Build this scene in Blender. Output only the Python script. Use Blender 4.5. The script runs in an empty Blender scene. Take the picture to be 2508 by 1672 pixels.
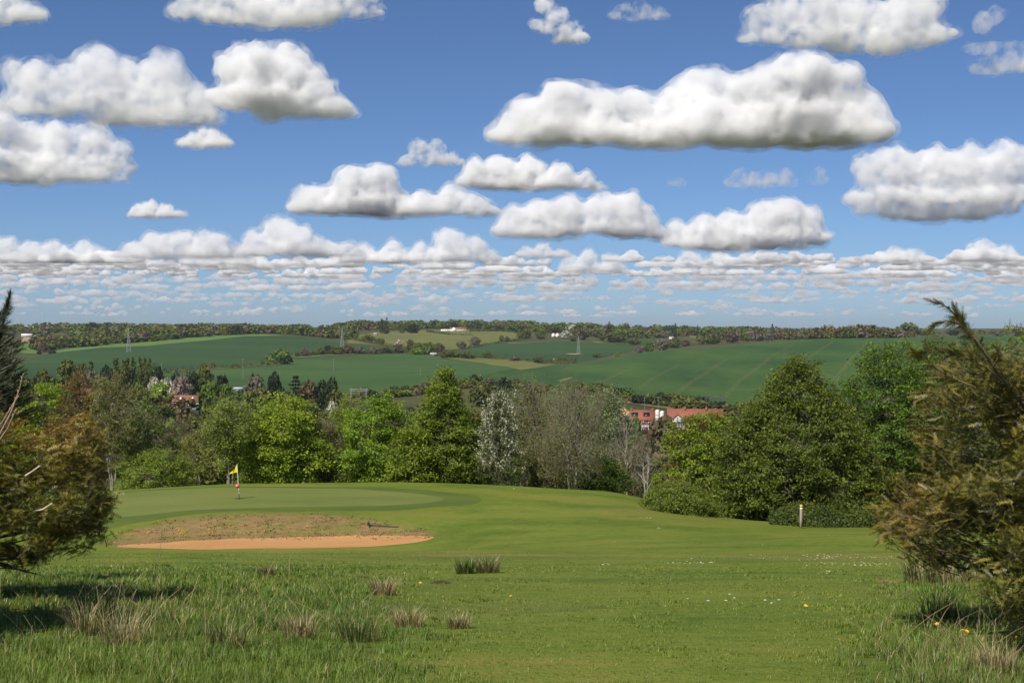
import bpy, bmesh, math, random
import numpy as np
from mathutils import Vector, Matrix
from mathutils.geometry import delaunay_2d_cdt

# ------------------------------------------------------------------ camera, sky, sun, exposure
sc = bpy.context.scene
F = 3445.0            # focal length in photograph pixels (photograph 2508 x 1672)
CX, HY = 1254.0, 800.0
cam = bpy.data.cameras.new('camera')
cam_o = bpy.data.objects.new('camera', cam)
sc.collection.objects.link(cam_o)
cam.sensor_width = 36
cam.lens = 36 * F / 2508
cam.shift_y = -(836 - HY) / 2508
cam.clip_start = 0.1
cam.clip_end = 250000
cam_o.rotation_euler = (math.pi / 2, 0, 0)
sc.camera = cam_o

SUN_EL, SUN_AZ = math.radians(51), math.radians(210)
world = bpy.data.worlds.new('World')
sc.world = world
world.use_nodes = True
wn = world.node_tree
sky = wn.nodes.new('ShaderNodeTexSky')
sky.sky_type = 'NISHITA'
sky.sun_disc = False
sky.sun_elevation, sky.sun_rotation = SUN_EL, SUN_AZ
sky.air_density, sky.dust_density, sky.ozone_density, sky.altitude = 0.6, 0.5, 8.5, 0
wn.links.new(sky.outputs[0], wn.nodes['Background'].inputs[0])
wn.nodes['Background'].inputs[1].default_value = 0.08
sun = bpy.data.lights.new('sun', 'SUN')
sun.energy = 5.0
sun.angle = math.radians(0.53)
sun.color = (1.0, 0.94, 0.84)
sun_o = bpy.data.objects.new('sun', sun)
sc.collection.objects.link(sun_o)
sun_o.rotation_euler = Vector((math.sin(SUN_AZ) * math.cos(SUN_EL), math.cos(SUN_AZ) * math.cos(SUN_EL),
                               math.sin(SUN_EL))).to_track_quat('Z', 'Y').to_euler()
vs = sc.view_settings
vs.view_transform = 'Standard'
vs.look = 'None'
vs.exposure = 0.32
vs.gamma = 1.0
vs.use_curve_mapping = False
cy = sc.cycles
cy.max_bounces = 10
cy.diffuse_bounces = 3
cy.glossy_bounces = 2
cy.transmission_bounces = 3
cy.transparent_max_bounces = 8
cy.volume_bounces = 8
cy.volume_step_rate = 0.4
cy.use_denoising = True
cy.sample_clamp_indirect = 8

# ------------------------------------------------------------------ helpers
C = sc.collection
RNG = np.random.default_rng(7)
R = random.Random(11)


def tag(o, label=None, cat=None, group=None, kind=None):
    if label: o['label'] = label
    if cat: o['category'] = cat
    if group: o['group'] = group
    if kind: o['kind'] = kind
    return o


def link(name, data, parent=None):
    o = bpy.data.objects.new(name, data)
    C.objects.link(o)
    if parent: o.parent = parent
    return o


def thing(name, loc, label, cat, group=None, rz=0.0):
    o = link(name, None)
    o.empty_display_size = 0.2
    o.location = loc
    o.rotation_euler = (0, 0, rz)
    return tag(o, label, cat, group)


def npmesh(name, V, quads=None, tris=None, mat=None, col=None, smooth=False, attrs=None):
    me = bpy.data.meshes.new(name)
    V = np.asarray(V, np.float32)
    nq = 0 if quads is None else len(quads)
    ntr = 0 if tris is None else len(tris)
    me.vertices.add(len(V))
    me.vertices.foreach_set('co', V.ravel())
    loops = []
    if nq: loops.append(np.asarray(quads, np.int32).ravel())
    if ntr: loops.append(np.asarray(tris, np.int32).ravel())
    loops = np.concatenate(loops)
    me.loops.add(len(loops))
    me.loops.foreach_set('vertex_index', loops)
    starts = np.concatenate([np.arange(nq) * 4, nq * 4 + np.arange(ntr) * 3]).astype(np.int32)
    me.polygons.add(nq + ntr)
    me.polygons.foreach_set('loop_start', starts)
    if smooth:
        me.polygons.foreach_set('use_smooth', np.ones(nq + ntr, bool))
    if col is not None:
        a = me.color_attributes.new('col', 'FLOAT_COLOR', 'POINT')
        c4 = np.ones((len(V), 4), np.float32)
        c4[:, :3] = col
        a.data.foreach_set('color', c4.ravel())
    for k, v in (attrs or {}).items():
        a = me.attributes.new(k, 'FLOAT', 'POINT')
        a.data.foreach_set('value', np.asarray(v, np.float32))
    me.update(calc_edges=True)
    if mat: me.materials.append(mat)
    return me


class Geo:
    """collects quads and triangles with a colour per vertex"""
    def __init__(s): s.V, s.Q, s.T, s.K, s.n = [], [], [], [], 0
    def add(s, V, quads=None, tris=None, col=(1, 1, 1)):
        V = np.asarray(V, float).reshape(-1, 3)
        s.V.append(V)
        c = np.asarray(col, float)
        s.K.append(np.broadcast_to(c, (len(V), 3)) if c.ndim == 1 else c)
        if quads is not None and len(quads): s.Q.append(np.asarray(quads) + s.n)
        if tris is not None and len(tris): s.T.append(np.asarray(tris) + s.n)
        s.n += len(V)
    def arrays(s):
        return (np.concatenate(s.V), np.concatenate(s.Q) if s.Q else None, np.concatenate(s.T) if s.T else None,
                np.concatenate(s.K))
    def mesh(s, name, mat, smooth=False):
        V, Q, T, K = s.arrays()
        return npmesh(name, V, Q, T, mat, K, smooth)
    def box(s, x0, x1, y0, y1, z0, z1, col=(1, 1, 1)):
        V = [(x, y, z) for z in (z0, z1) for y in (y0, y1) for x in (x0, x1)]
        s.add(V, [(0, 2, 3, 1), (4, 5, 7, 6), (0, 1, 5, 4), (2, 6, 7, 3), (0, 4, 6, 2), (1, 3, 7, 5)], None, col)
    def prism(s, pts, y0, y1, col=(1, 1, 1)):
        """extrude an outline in x,z along y"""
        n = len(pts)
        V = [(x, y0, z) for x, z in pts] + [(x, y1, z) for x, z in pts]
        q = [(i, (i + 1) % n, n + (i + 1) % n, n + i) for i in range(n)]
        t = [(0, i + 1, i) for i in range(1, n - 1)] + [(n, n + i, n + i + 1) for i in range(1, n - 1)]
        s.add(V, q, t, col)
    def tube(s, P0, P1, R0, R1, n=4, col=(1, 1, 1)):
        P0, P1 = np.asarray(P0, float).reshape(-1, 3), np.asarray(P1, float).reshape(-1, 3)
        m = len(P0)
        R0, R1 = np.broadcast_to(R0, m), np.broadcast_to(R1, m)
        a = P1 - P0
        a = a / np.maximum(np.linalg.norm(a, axis=1, keepdims=True), 1e-9)
        ref = np.where(np.abs(a[:, 2:3]) > .9, np.array([[1., 0, 0]]), np.array([[0, 0, 1.]]))
        u = np.cross(a, ref)
        u /= np.linalg.norm(u, axis=1, keepdims=True)
        v = np.cross(a, u)
        th = np.arange(n) * 2 * math.pi / n
        ring = u[:, None, :] * np.cos(th)[None, :, None] + v[:, None, :] * np.sin(th)[None, :, None]
        A = P0[:, None, :] + ring * R0[:, None, None]
        B = P1[:, None, :] + ring * R1[:, None, None]
        V = np.concatenate([A, B], 1).reshape(-1, 3)
        i = np.arange(n)
        q = np.stack([i, (i + 1) % n, n + (i + 1) % n, n + i], 1)
        Q = (q[None] + (np.arange(m) * 2 * n)[:, None, None]).reshape(-1, 4)
        c = np.asarray(col, float)
        if c.ndim == 2: c = np.repeat(c, 2 * n, 0)
        s.add(V, Q, None, c)


def unit(v):
    return v / np.maximum(np.linalg.norm(v, axis=-1, keepdims=True), 1e-9)


def leaf_quads(g, Cn, N, size, col, aspect=.62, rng=RNG):
    """one rhombic leaf (bent along its rib) at each centre, N = mean normal"""
    m = len(Cn)
    t = unit(np.cross(N, rng.normal(size=(m, 3))))
    b = np.cross(N, t)
    s = np.broadcast_to(size, m)[:, None]
    V = np.stack([Cn - t * s, Cn + b * s * aspect + N * s * .15, Cn + t * s, Cn - b * s * aspect + N * s * .15], 1).reshape(-1, 3)
    Q = np.arange(m * 4).reshape(m, 4)
    c = np.asarray(col, float)
    c = np.repeat(np.broadcast_to(c, (m, 3)), 4, 0)
    g.add(V, Q, None, c)


# ------------------------------------------------------------------ materials
def new_mat(name):
    m = bpy.data.materials.new(name)
    m.use_nodes = True
    return m, m.node_tree, m.node_tree.nodes['Principled BSDF']


def nd(nt, t, **kw):
    n = nt.nodes.new(t)
    for k, v in kw.items():
        if k.startswith('i_'):
            n.inputs[int(k[2:]) if k[2:].isdigit() else k[2:].replace('_', ' ')].default_value = v
        else: setattr(n, k, v)
    return n


def foliage(name, trans=.35, rough=.55, rnd=(.65, 1.35), spec=.25):
    """leaf colour from the 'col' attribute, varied leaf by leaf; part of the light passes through"""
    m, nt, p = new_mat(name)
    at = nd(nt, 'ShaderNodeAttribute', attribute_name='col')
    ge = nd(nt, 'ShaderNodeNewGeometry')
    mr = nd(nt, 'ShaderNodeMapRange')
    mr.inputs[3].default_value, mr.inputs[4].default_value = rnd
    nt.links.new(ge.outputs['Random Per Island'], mr.inputs[0])
    mx = nd(nt, 'ShaderNodeVectorMath', operation='SCALE')
    nt.links.new(at.outputs['Color'], mx.inputs[0])
    nt.links.new(mr.outputs[0], mx.inputs['Scale'])
    nt.links.new(mx.outputs[0], p.inputs['Base Color'])
    p.inputs['Roughness'].default_value = rough
    p.inputs['Specular IOR Level'].default_value = spec
    if trans:
        tr = nd(nt, 'ShaderNodeBsdfTranslucent')
        hs = nd(nt, 'ShaderNodeVectorMath', operation='MULTIPLY')
        hs.inputs[1].default_value = (1.25, 1.2, .6)
        nt.links.new(mx.outputs[0], hs.inputs[0])
        nt.links.new(hs.outputs[0], tr.inputs[0])
        ms = nd(nt, 'ShaderNodeMixShader', i_0=trans)
        nt.links.new(p.outputs[0], ms.inputs[1])
        nt.links.new(tr.outputs[0], ms.inputs[2])
        nt.links.new(ms.outputs[0], nt.nodes['Material Output'].inputs[0])
    return m


def paint(name, col, rough=.6, noise=.12, scale=6.0, spec=.3, metal=0.0, bump=0.0):
    """plain surface with uneven tone"""
    m, nt, p = new_mat(name)
    tc = nd(nt, 'ShaderNodeTexCoord')
    no = nd(nt, 'ShaderNodeTexNoise', i_Scale=scale, i_Detail=5.0, i_Roughness=.65)
    nt.links.new(tc.outputs['Object'], no.inputs['Vector'])
    mr = nd(nt, 'ShaderNodeMapRange', i_1=.3, i_2=.7)
    mr.inputs[3].default_value, mr.inputs[4].default_value = 1 - noise, 1 + noise
    nt.links.new(no.outputs[0], mr.inputs[0])
    mx = nd(nt, 'ShaderNodeVectorMath', operation='SCALE')
    mx.inputs[0].default_value = col
    nt.links.new(mr.outputs[0], mx.inputs['Scale'])
    nt.links.new(mx.outputs[0], p.inputs['Base Color'])
    p.inputs['Roughness'].default_value = rough
    p.inputs['Specular IOR Level'].default_value = spec
    p.inputs['Metallic'].default_value = metal
    if bump:
        bp = nd(nt, 'ShaderNodeBump', i_Strength=bump, i_Distance=.05)
        nt.links.new(no.outputs[0], bp.inputs['Height'])
        nt.links.new(bp.outputs[0], p.inputs['Normal'])
    return m


def ramp(nt, src, stops, interp='LINEAR'):
    r = nd(nt, 'ShaderNodeValToRGB')
    r.color_ramp.interpolation = interp
    e = r.color_ramp.elements
    while len(e) < len(stops): e.new(.5)
    for k, (pos, c) in enumerate(stops):
        e[k].position = pos
        e[k].color = (*c, 1)
    nt.links.new(src, r.inputs[0])
    return r


def turf(name, stops, s1, s2, bump=.4, bdist=.03, stretch=(1, 1, 1), fine=None, rough=.85):
    """grass or crop: broad colour patches, finer mottling, fine relief"""
    m, nt, p = new_mat(name)
    tc = nd(nt, 'ShaderNodeTexCoord')
    mp = nd(nt, 'ShaderNodeMapping')
    mp.inputs['Scale'].default_value = stretch
    nt.links.new(tc.outputs['Object'], mp.inputs[0])
    n1 = nd(nt, 'ShaderNodeTexNoise', i_Scale=s1, i_Detail=5.0, i_Roughness=.6)
    n2 = nd(nt, 'ShaderNodeTexNoise', i_Scale=s2, i_Detail=6.0, i_Roughness=.7)
    nt.links.new(mp.outputs[0], n1.inputs['Vector'])
    nt.links.new(tc.outputs['Object'], n2.inputs['Vector'])
    mm = nd(nt, 'ShaderNodeMath', operation='MULTIPLY_ADD', i_1=.35)
    ad = nd(nt, 'ShaderNodeMath', operation='MULTIPLY', i_1=.65)
    nt.links.new(n1.outputs[0], ad.inputs[0])
    nt.links.new(n2.outputs[0], mm.inputs[0])
    nt.links.new(ad.outputs[0], mm.inputs[2])
    rp = ramp(nt, mm.outputs[0], stops)
    nt.links.new(rp.outputs[0], p.inputs['Base Color'])
    p.inputs['Roughness'].default_value = rough
    p.inputs['Specular IOR Level'].default_value = .15
    n3 = nd(nt, 'ShaderNodeTexNoise', i_Scale=fine or s2 * 3, i_Detail=3.0)
    nt.links.new(tc.outputs['Object'], n3.inputs['Vector'])
    bp = nd(nt, 'ShaderNodeBump', i_Strength=bump, i_Distance=bdist)
    nt.links.new(n3.outputs[0], bp.inputs['Height'])
    nt.links.new(bp.outputs[0], p.inputs['Normal'])
    m['rp'] = rp.name
    return m


# ------------------------------------------------------------------ terrain: one height function for the whole place
def pchip(x, y, xq):
    h = np.diff(x)
    d = np.diff(y) / h
    m = np.zeros_like(y)
    for i in range(1, len(x) - 1):
        if d[i - 1] * d[i] > 0:
            w1, w2 = 2 * h[i] + h[i - 1], h[i] + 2 * h[i - 1]
            m[i] = (w1 + w2) / (w1 / d[i - 1] + w2 / d[i])
    m[0], m[-1] = d[0], d[-1]
    k = np.clip(np.searchsorted(x, xq) - 1, 0, len(x) - 2)
    t = (xq - x[k]) / h[k]
    return ((2 * t**3 - 3 * t**2 + 1) * y[k] + (t**3 - 2 * t**2 + t) * h[k] * m[k] +
            (-2 * t**3 + 3 * t**2) * y[k + 1] + (t**3 - t**2) * h[k] * m[k + 1])


NEAR_D = [0, 6, 9.5, 12.5, 15, 20, 28, 40, 52]
NEAR_Z = [-1.6, -2.06, -2.42, -2.77, -3.06, -3.73, -4.9, -6.7, -8.4]
MID_D = [58, 66, 69.6, 73, 80, 88, 94, 100, 115, 140, 180, 250, 350, 450, 555, 650]
MID_X = [0, 300, 560, 900, 1050, 1250, 1500, 1700, 1850, 2050, 2508]
tail = [-12.0, -14.2, -17.5, -22, -29, -36, -40, -42, -43]
tailL = [-12.0, -13.8, -16.5, -20, -24, -27.5, -29, -31, -33.5]
tailR = [-14.2, -15.6, -18, -22, -29, -36, -40, -42, -43]
MID = [
    [-9.3, -10.45, -10.5, -10.4, -10.8, -11.0, -11.5] + tailL,
    [-9.3, -10.45, -10.5, -10.15, -10.2, -10.32, -10.9] + tailL,
    [-9.3, -10.45, -10.5, -9.85, -9.85, -9.92, -10.6] + [(a + b) / 2 for a, b in zip(tail, tailL)],
    [-9.3, -10.45, -10.5, -9.8, -9.8, -9.83, -10.5] + tail,
    [-9.3, -10.3, -10.3, -9.95, -9.82, -9.85, -10.5] + tail,
    [-9.2, -9.95, -9.97, -9.95, -9.9, -10.04, -10.7] + tail,
    [-9.1, -9.8, -9.95, -10.05, -10.15, -10.36, -11.1] + tail,
    [-9.0, -9.8, -10.05, -10.25, -10.75, -11.4, -12.4] + tailR,
    [-8.9, -9.8, -10.1, -10.4, -11.05, -12.2, -13.2] + tailR,
    [-8.75, -9.75, -10.15, -10.55, -11.4, -12.5, -13.3] + tailR,
    [-8.7, -9.7, -10.1, -10.5, -11.4, -12.5, -13.3] + tailR]
FAR_D = [760, 900, 1000, 1200, 1300, 1400, 1500, 1600, 1800, 2000, 2300, 2700, 3300, 5000, 9000]
FAR_X = [0, 400, 800, 1200, 1400, 1600, 2000, 2400]
FAR = [
    [960, 943, 928, 900, 888, 876, 868, 860, 848, 838, 824, 812, 808, 805, 803],
    [955, 932, 918, 895, 884, 872, 861, 850, 836, 821, 809, 804, 803, 803, 803],
    [990, 962, 935, 905, 896, 886, 873, 860, 840, 824, 811, 803, 801, 801, 802],
    [975, 932, 914, 900, 897, 893, 886, 874, 851, 832, 813, 802, 799, 800, 801],
    [975, 938, 917, 895, 891, 894, 890, 878, 856, 838, 819, 805, 801, 801, 801],
    [982, 945, 922, 888, 871, 859, 863, 862, 852, 840, 826, 812, 807, 804, 803],
    [990, 952, 925, 880, 861, 844, 832, 829, 834, 833, 825, 815, 812, 806, 804],
    [985, 945, 917, 875, 857, 842, 830, 824, 824, 824, 820, 815, 812, 806, 804]]
GX = np.arange(-1500, 4001, 20.0)
GD = np.concatenate([np.linspace(0, 130, 521)[:-1], np.geomspace(130, 9000, 420)])
_rows_near = np.repeat(np.array(NEAR_Z)[None], len(GX), 0)
_mid = np.stack([np.interp(GX, MID_X, [r[k] for r in MID]) for k in range(len(MID_D))], 1)
_far = np.stack([np.interp(GX, FAR_X, [-(r[k] - HY) / F * FAR_D[k] for r in FAR]) for k in range(len(FAR_D))], 1)
_K = np.array(NEAR_D + MID_D + FAR_D, float)
_Z = np.concatenate([_rows_near, _mid, _far], 1)
for _ in range(3):   # soften between the columns
    _Z[1:-1] = .25 * _Z[:-2] + .5 * _Z[1:-1] + .25 * _Z[2:]
GZ = np.stack([pchip(_K, z, GD) for z in _Z])          # [column, depth]


def ground(X, Y):
    """height of the ground, camera eye at 0"""
    X, Y = np.asarray(X, float), np.asarray(Y, float)
    Yc = np.clip(Y, 5.0, 8990)
    px = np.clip(X / Yc * F + CX, GX[0], GX[-1] - 1)
    i = ((px - GX[0]) / 20).astype(int)
    fi = (px - GX[0]) / 20 - i
    j = np.clip(np.searchsorted(GD, Yc) - 1, 0, len(GD) - 2)
    fj = (Yc - GD[j]) / (GD[j + 1] - GD[j])
    z = ((GZ[i, j] * (1 - fj) + GZ[i, j + 1] * fj) * (1 - fi) + (GZ[i + 1, j] * (1 - fj) + GZ[i + 1, j + 1] * fj) * fi)
    z = z + np.where(Y < 5, (Y - 5) * -.085, 0)
    bump = .03 * np.sin(X * 1.1 + Y * .4) * np.sin(Y * .9 - X * .3) + .05 * np.sin(X * .31 + 2) * np.sin(Y * .23 + 1)
    return z + bump * np.clip((100 - Y) / 20, 0, 1)


def gz(x, y): return float(ground(np.array([x]), np.array([y]))[0])


def at(px, d):
    """point on the ground at depth d in the direction of photograph column px"""
    x = (px - CX) / F * d
    return (x, d, gz(x, d))


def row(z, d): return HY - z / d * F


def hit(px, py, dmin=8.0, dmax=4000):
    """first point of the ground met by the sight line through (px, py) beyond dmin"""
    i = GD[(GD >= dmin) & (GD <= dmax)]
    zz = ground((px - CX) / F * i, i)
    pr = HY - zz / i * F
    k = np.nonzero(pr <= py)[0]
    k = k[0] if len(k) else int(np.argmin(pr))
    if k > 0 and pr[k - 1] > py:
        t = (pr[k - 1] - py) / (pr[k - 1] - pr[k])
        d = i[k - 1] + t * (i[k] - i[k - 1])
    else: d = i[k]
    return at(px, float(d))


def inside(poly, X, Y):
    r = np.zeros(X.shape, bool)
    n = len(poly)
    for k in range(n):
        x0, y0 = poly[k]; x1, y1 = poly[(k + 1) % n]
        if y0 == y1: continue
        c = ((y0 > Y) != (y1 > Y)) & (X < (x1 - x0) * (Y - y0) / (y1 - y0) + x0)
        r ^= c
    return r


def sheet(name, poly, mat, lift, step, close=None, smooth_edge=1):
    """surface draped on the ground inside an outline given in metres"""
    pts = []
    n = len(poly)
    for k in range(n):                                       # rounded, evenly divided outline
        p0, p1, p2, p3 = (np.array(poly[(k + q) % n][:2], float) for q in (-1, 0, 1, 2))
        L = max(2, int(np.linalg.norm(p2 - p1) / step))
        for t in np.arange(L) / L:
            if smooth_edge:
                pts.append(.5 * (2 * p1 + (p2 - p0) * t + (2 * p0 - 5 * p1 + 4 * p2 - p3) * t * t + (3 * p1 - p0 - 3 * p2 + p3) * t**3))
            else: pts.append(p1 + (p2 - p1) * t)
    B = np.array(pts)
    x0, y0 = B.min(0); x1, y1 = B.max(0)
    gx, gy = np.meshgrid(np.arange(x0, x1, step), np.arange(y0, y1, step))
    g = np.stack([gx.ravel(), gy.ravel()], 1)
    g = g[inside(B.tolist(), g[:, 0], g[:, 1])]
    V = [Vector(p) for p in B] + [Vector(p) for p in g]
    m = len(B)
    vo, _, fo, _, _, _ = delaunay_2d_cdt(V, [(i, (i + 1) % m) for i in range(m)], [], 2, 1e-4)
    vo = np.array([(v.x, v.y) for v in vo])
    fo = np.array([f for f in fo if len(f) == 3])
    ctr = vo[fo].mean(1)
    fo = fo[inside(B.tolist(), ctr[:, 0], ctr[:, 1])]
    z = ground(vo[:, 0], vo[:, 1]) + lift
    me = npmesh(name, np.column_stack([vo, z]), None, fo, mat, None, True)
    # make it face upwards
    if sum(p.normal.z for p in me.polygons[:50]) < 0: me.flip_normals()
    return link(name, me), B


def ordinal(n):
    w = ['first', 'second', 'third', 'fourth', 'fifth', 'sixth', 'seventh', 'eighth', 'ninth', 'tenth', 'eleventh', 'twelfth',
         'thirteenth', 'fourteenth', 'fifteenth', 'sixteenth', 'seventeenth', 'eighteenth', 'nineteenth', 'twentieth']
    return w[n] if n < 20 else '%dth' % (n + 1)

# ------------------------------------------------------------------ ground surfaces
def grid_mesh(name, X, Y, Z, mat, attrs=None):
    a, b = X.shape
    i = np.arange(a * b).reshape(a, b)
    Q = np.stack([i[:-1, :-1], i[:-1, 1:], i[1:, 1:], i[1:, :-1]], -1).reshape(-1, 4)
    return npmesh(name, np.stack([X, Y, Z], -1).reshape(-1, 3), Q, None, mat, None, True, attrs)


BANK = [(262, 1335), (290, 1302), (420, 1270), (560, 1258), (720, 1254), (860, 1262), (960, 1278), (1060, 1300), (1075, 1318), (960, 1322), (300, 1345)]
def sig(v): return 1 / (1 + np.exp(-np.clip(v, -40, 40)))
def longness(px, py):
    left = sig((930 + (py - 1400) * .35 - px) / 90) * sig((py - 1392) / 14)
    right = sig((px - 2200 + (py - 1400) * .55) / 60) * sig((py - 1400) / 12)
    return np.clip(left * .9 + right * .8, 0, 1)


# fairway and rough, from behind the camera to the tree belt
mat_fair, nt, p = new_mat('fairway grass')
tc = nd(nt, 'ShaderNodeTexCoord')
mp = nd(nt, 'ShaderNodeMapping'); mp.inputs['Scale'].default_value = (.5, 1, 1)
nt.links.new(tc.outputs['Object'], mp.inputs[0])
n1 = nd(nt, 'ShaderNodeTexNoise', i_Scale=.33, i_Detail=7.0, i_Roughness=.62)
n2 = nd(nt, 'ShaderNodeTexNoise', i_Scale=4.5, i_Detail=9.0, i_Roughness=.8)
nt.links.new(mp.outputs[0], n1.inputs['Vector']); nt.links.new(mp.outputs[0], n2.inputs['Vector'])
mm = nd(nt, 'ShaderNodeMath', operation='ADD'); nt.links.new(n1.outputs[0], mm.inputs[0]); nt.links.new(n2.outputs[0], mm.inputs[1])
hf = nd(nt, 'ShaderNodeMath', operation='MULTIPLY', i_1=.5); nt.links.new(mm.outputs[0], hf.inputs[0])
rg = ramp(nt, hf.outputs[0], [(.36, (.05, .088, .012)), (.45, (.09, .128, .016)), (.53, (.125, .157, .022)), (.62, (.18, .16, .038))])
ad = nd(nt, 'ShaderNodeAttribute', attribute_name='dry')
n4 = nd(nt, 'ShaderNodeTexNoise', i_Scale=1.6, i_Detail=6.0, i_Roughness=.7)
nt.links.new(mp.outputs[0], n4.inputs['Vector'])
dm = nd(nt, 'ShaderNodeMath', operation='MULTIPLY_ADD', i_1=4.5, i_2=-2.05); nt.links.new(n4.outputs[0], dm.inputs[0])
da = nd(nt, 'ShaderNodeMath', operation='ADD'); nt.links.new(dm.outputs[0], da.inputs[0]); nt.links.new(ad.outputs['Fac'], da.inputs[1])
dc = nd(nt, 'ShaderNodeMath', operation='MULTIPLY', use_clamp=True); nt.links.new(da.outputs[0], dc.inputs[0]); nt.links.new(ad.outputs['Fac'], dc.inputs[1])
rd = ramp(nt, n2.outputs[0], [(.3, (.11, .085, .03)), (.5, (.21, .135, .06)), (.72, (.31, .19, .09))])
mxc = nd(nt, 'ShaderNodeMix', data_type='RGBA')
nt.links.new(dc.outputs[0], mxc.inputs[0]); nt.links.new(rg.outputs[0], mxc.inputs[6]); nt.links.new(rd.outputs[0], mxc.inputs[7])
ar = nd(nt, 'ShaderNodeAttribute', attribute_name='thatch_shade')  # dark thatch, with shade between the long blades painted into the ground colour
mxt = nd(nt, 'ShaderNodeMix', data_type='RGBA'); mxt.inputs[7].default_value = (.055, .075, .016, 1)
nt.links.new(ar.outputs['Fac'], mxt.inputs[0]); nt.links.new(mxc.outputs[2], mxt.inputs[6])
nt.links.new(mxt.outputs[2], p.inputs['Base Color'])
p.inputs['Roughness'].default_value = .9; p.inputs['Specular IOR Level'].default_value = .12
n3 = nd(nt, 'ShaderNodeTexNoise', i_Scale=22.0, i_Detail=4.0)
nt.links.new(tc.outputs['Object'], n3.inputs['Vector'])
bp = nd(nt, 'ShaderNodeBump', i_Strength=.8, i_Distance=.05)
nt.links.new(n3.outputs[0], bp.inputs['Height']); nt.links.new(bp.outputs[0], p.inputs['Normal'])

xs = np.concatenate([np.arange(-140, -45, 5), np.arange(-45, 45, .5), np.arange(45, 141, 5)])
ys = np.concatenate([np.arange(-40, 4, 2), np.arange(4, 100, .5), np.arange(100, 137, 2)])
X, Y = np.meshgrid(xs, ys)
Z = ground(X, Y)
PX, PY = X / np.maximum(Y, 1) * F + CX, HY - Z / np.maximum(Y, 1) * F
vis = (Y > 20) & (Y < 84)
dry = np.where(vis & inside(BANK, PX, PY), .8, 0.0)
for _ in range(2):
    dry[1:-1, 1:-1] = (dry[1:-1, 1:-1] * 2 + dry[:-2, 1:-1] + dry[2:, 1:-1] + dry[1:-1, :-2] + dry[1:-1, 2:]) / 6
def soft(cx, cy, rx, ry, a):      # drier patch of turf round a point of the photograph
    return a * np.clip(1 - ((PX - cx) / rx)**2 - ((PY - cy) / ry)**2, 0, 1)
dry += np.where(Y > 5, soft(1150, 1360, 700, 14, .34) + soft(2050, 1362, 420, 16, .4) + soft(1720, 1262, 260, 30, .25) +
                soft(1500, 1245, 160, 18, .25) + soft(2420, 1640, 300, 90, .55) + soft(380, 1490, 420, 40, .35) + soft(1250, 1490, 260, 30, .3), 0)
o = link('ground', grid_mesh('ground', X, Y, Z, mat_fair, {'dry': np.clip(dry, 0, 1).ravel(), 'thatch_shade': (.6 * longness(PX, PY) * (Y > 5) * (Y < 40)).ravel()}))
tag(o, kind='structure')

# valley and hills beyond, out to the horizon
mat_valley = turf('rough valley grass', [(.3, (.03, .045, .012)), (.5, (.06, .062, .02)), (.7, (.09, .075, .03))], .02, .3, .3, .3)
gxs = np.concatenate([np.arange(-6500, -1500, 250), np.arange(-1500, 4000, 40), np.arange(4000, 9001, 250)])
gds = np.concatenate([np.arange(122, 200, 6), np.geomspace(200, 8900, 190)])
PXg, Dg = np.meshgrid(gxs, gds)
Xg = (PXg - CX) / F * Dg
Zg = ground(Xg, Dg) - np.clip((150 - Dg) / 28, 0, 1) * .5 - .05
o = link('valley_ground', grid_mesh('valley_ground', Xg, Dg, Zg, mat_valley)); tag(o, kind='structure')

# putting green and bunker
mat_green = turf('putting green turf', [(.3, (.085, .118, .026)), (.5, (.118, .145, .034)), (.68, (.15, .152, .042))], .22, 2.5, .15, .01, (.35, 1, 1))
gp = [hit(x, y, 60) for x, y in [(150, 1252), (200, 1230), (300, 1208), (430, 1199), (560, 1194), (700, 1195), (880, 1198), (1000, 1207), (1060, 1214),
      (1088, 1222), (1060, 1230), (1000, 1235), (860, 1240), (700, 1242), (500, 1248), (260, 1268), (180, 1275)]]
o, _ = sheet('putting_green', gp, mat_green, .012, .5); tag(o, kind='structure')
mat_apron = turf('fringe turf', [(.3, (.05, .08, .015)), (.5, (.075, .105, .018)), (.7, (.1, .12, .024))], .3, 4.0, .2, .015, (.4, 1, 1))
ap = [hit(x, y, 60) for x, y in [(120, 1260), (180, 1222), (300, 1204), (560, 1190), (720, 1191), (900, 1192), (1050, 1200), (1150, 1212),
      (1180, 1224), (1140, 1236), (1020, 1245), (880, 1250), (700, 1251), (480, 1258), (330, 1280), (180, 1300)]]
o, _ = sheet('green_fringe', ap, mat_apron, .005, .5); tag(o, kind='structure')
mat_sand = turf('bunker sand', [(.3, (.32, .165, .06)), (.5, (.40, .215, .085)), (.7, (.47, .265, .115))], .5, 5.0, .35, .02, (.3, 1, 1))
sp = [hit(x, y, 62) for x, y in [(286, 1337), (330, 1341), (420, 1343.5), (600, 1343), (800, 1341), (950, 1335), (1030, 1326), (1062, 1316), (1040, 1311.5),
      (960, 1311), (880, 1310), (800, 1313), (720, 1314), (650, 1317), (580, 1317.5), (520, 1322), (460, 1323), (400, 1329), (340, 1331)]]
sand, SB = sheet('bunker_sand', sp, mat_sand, .008, .25); tag(sand, kind='structure')
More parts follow.
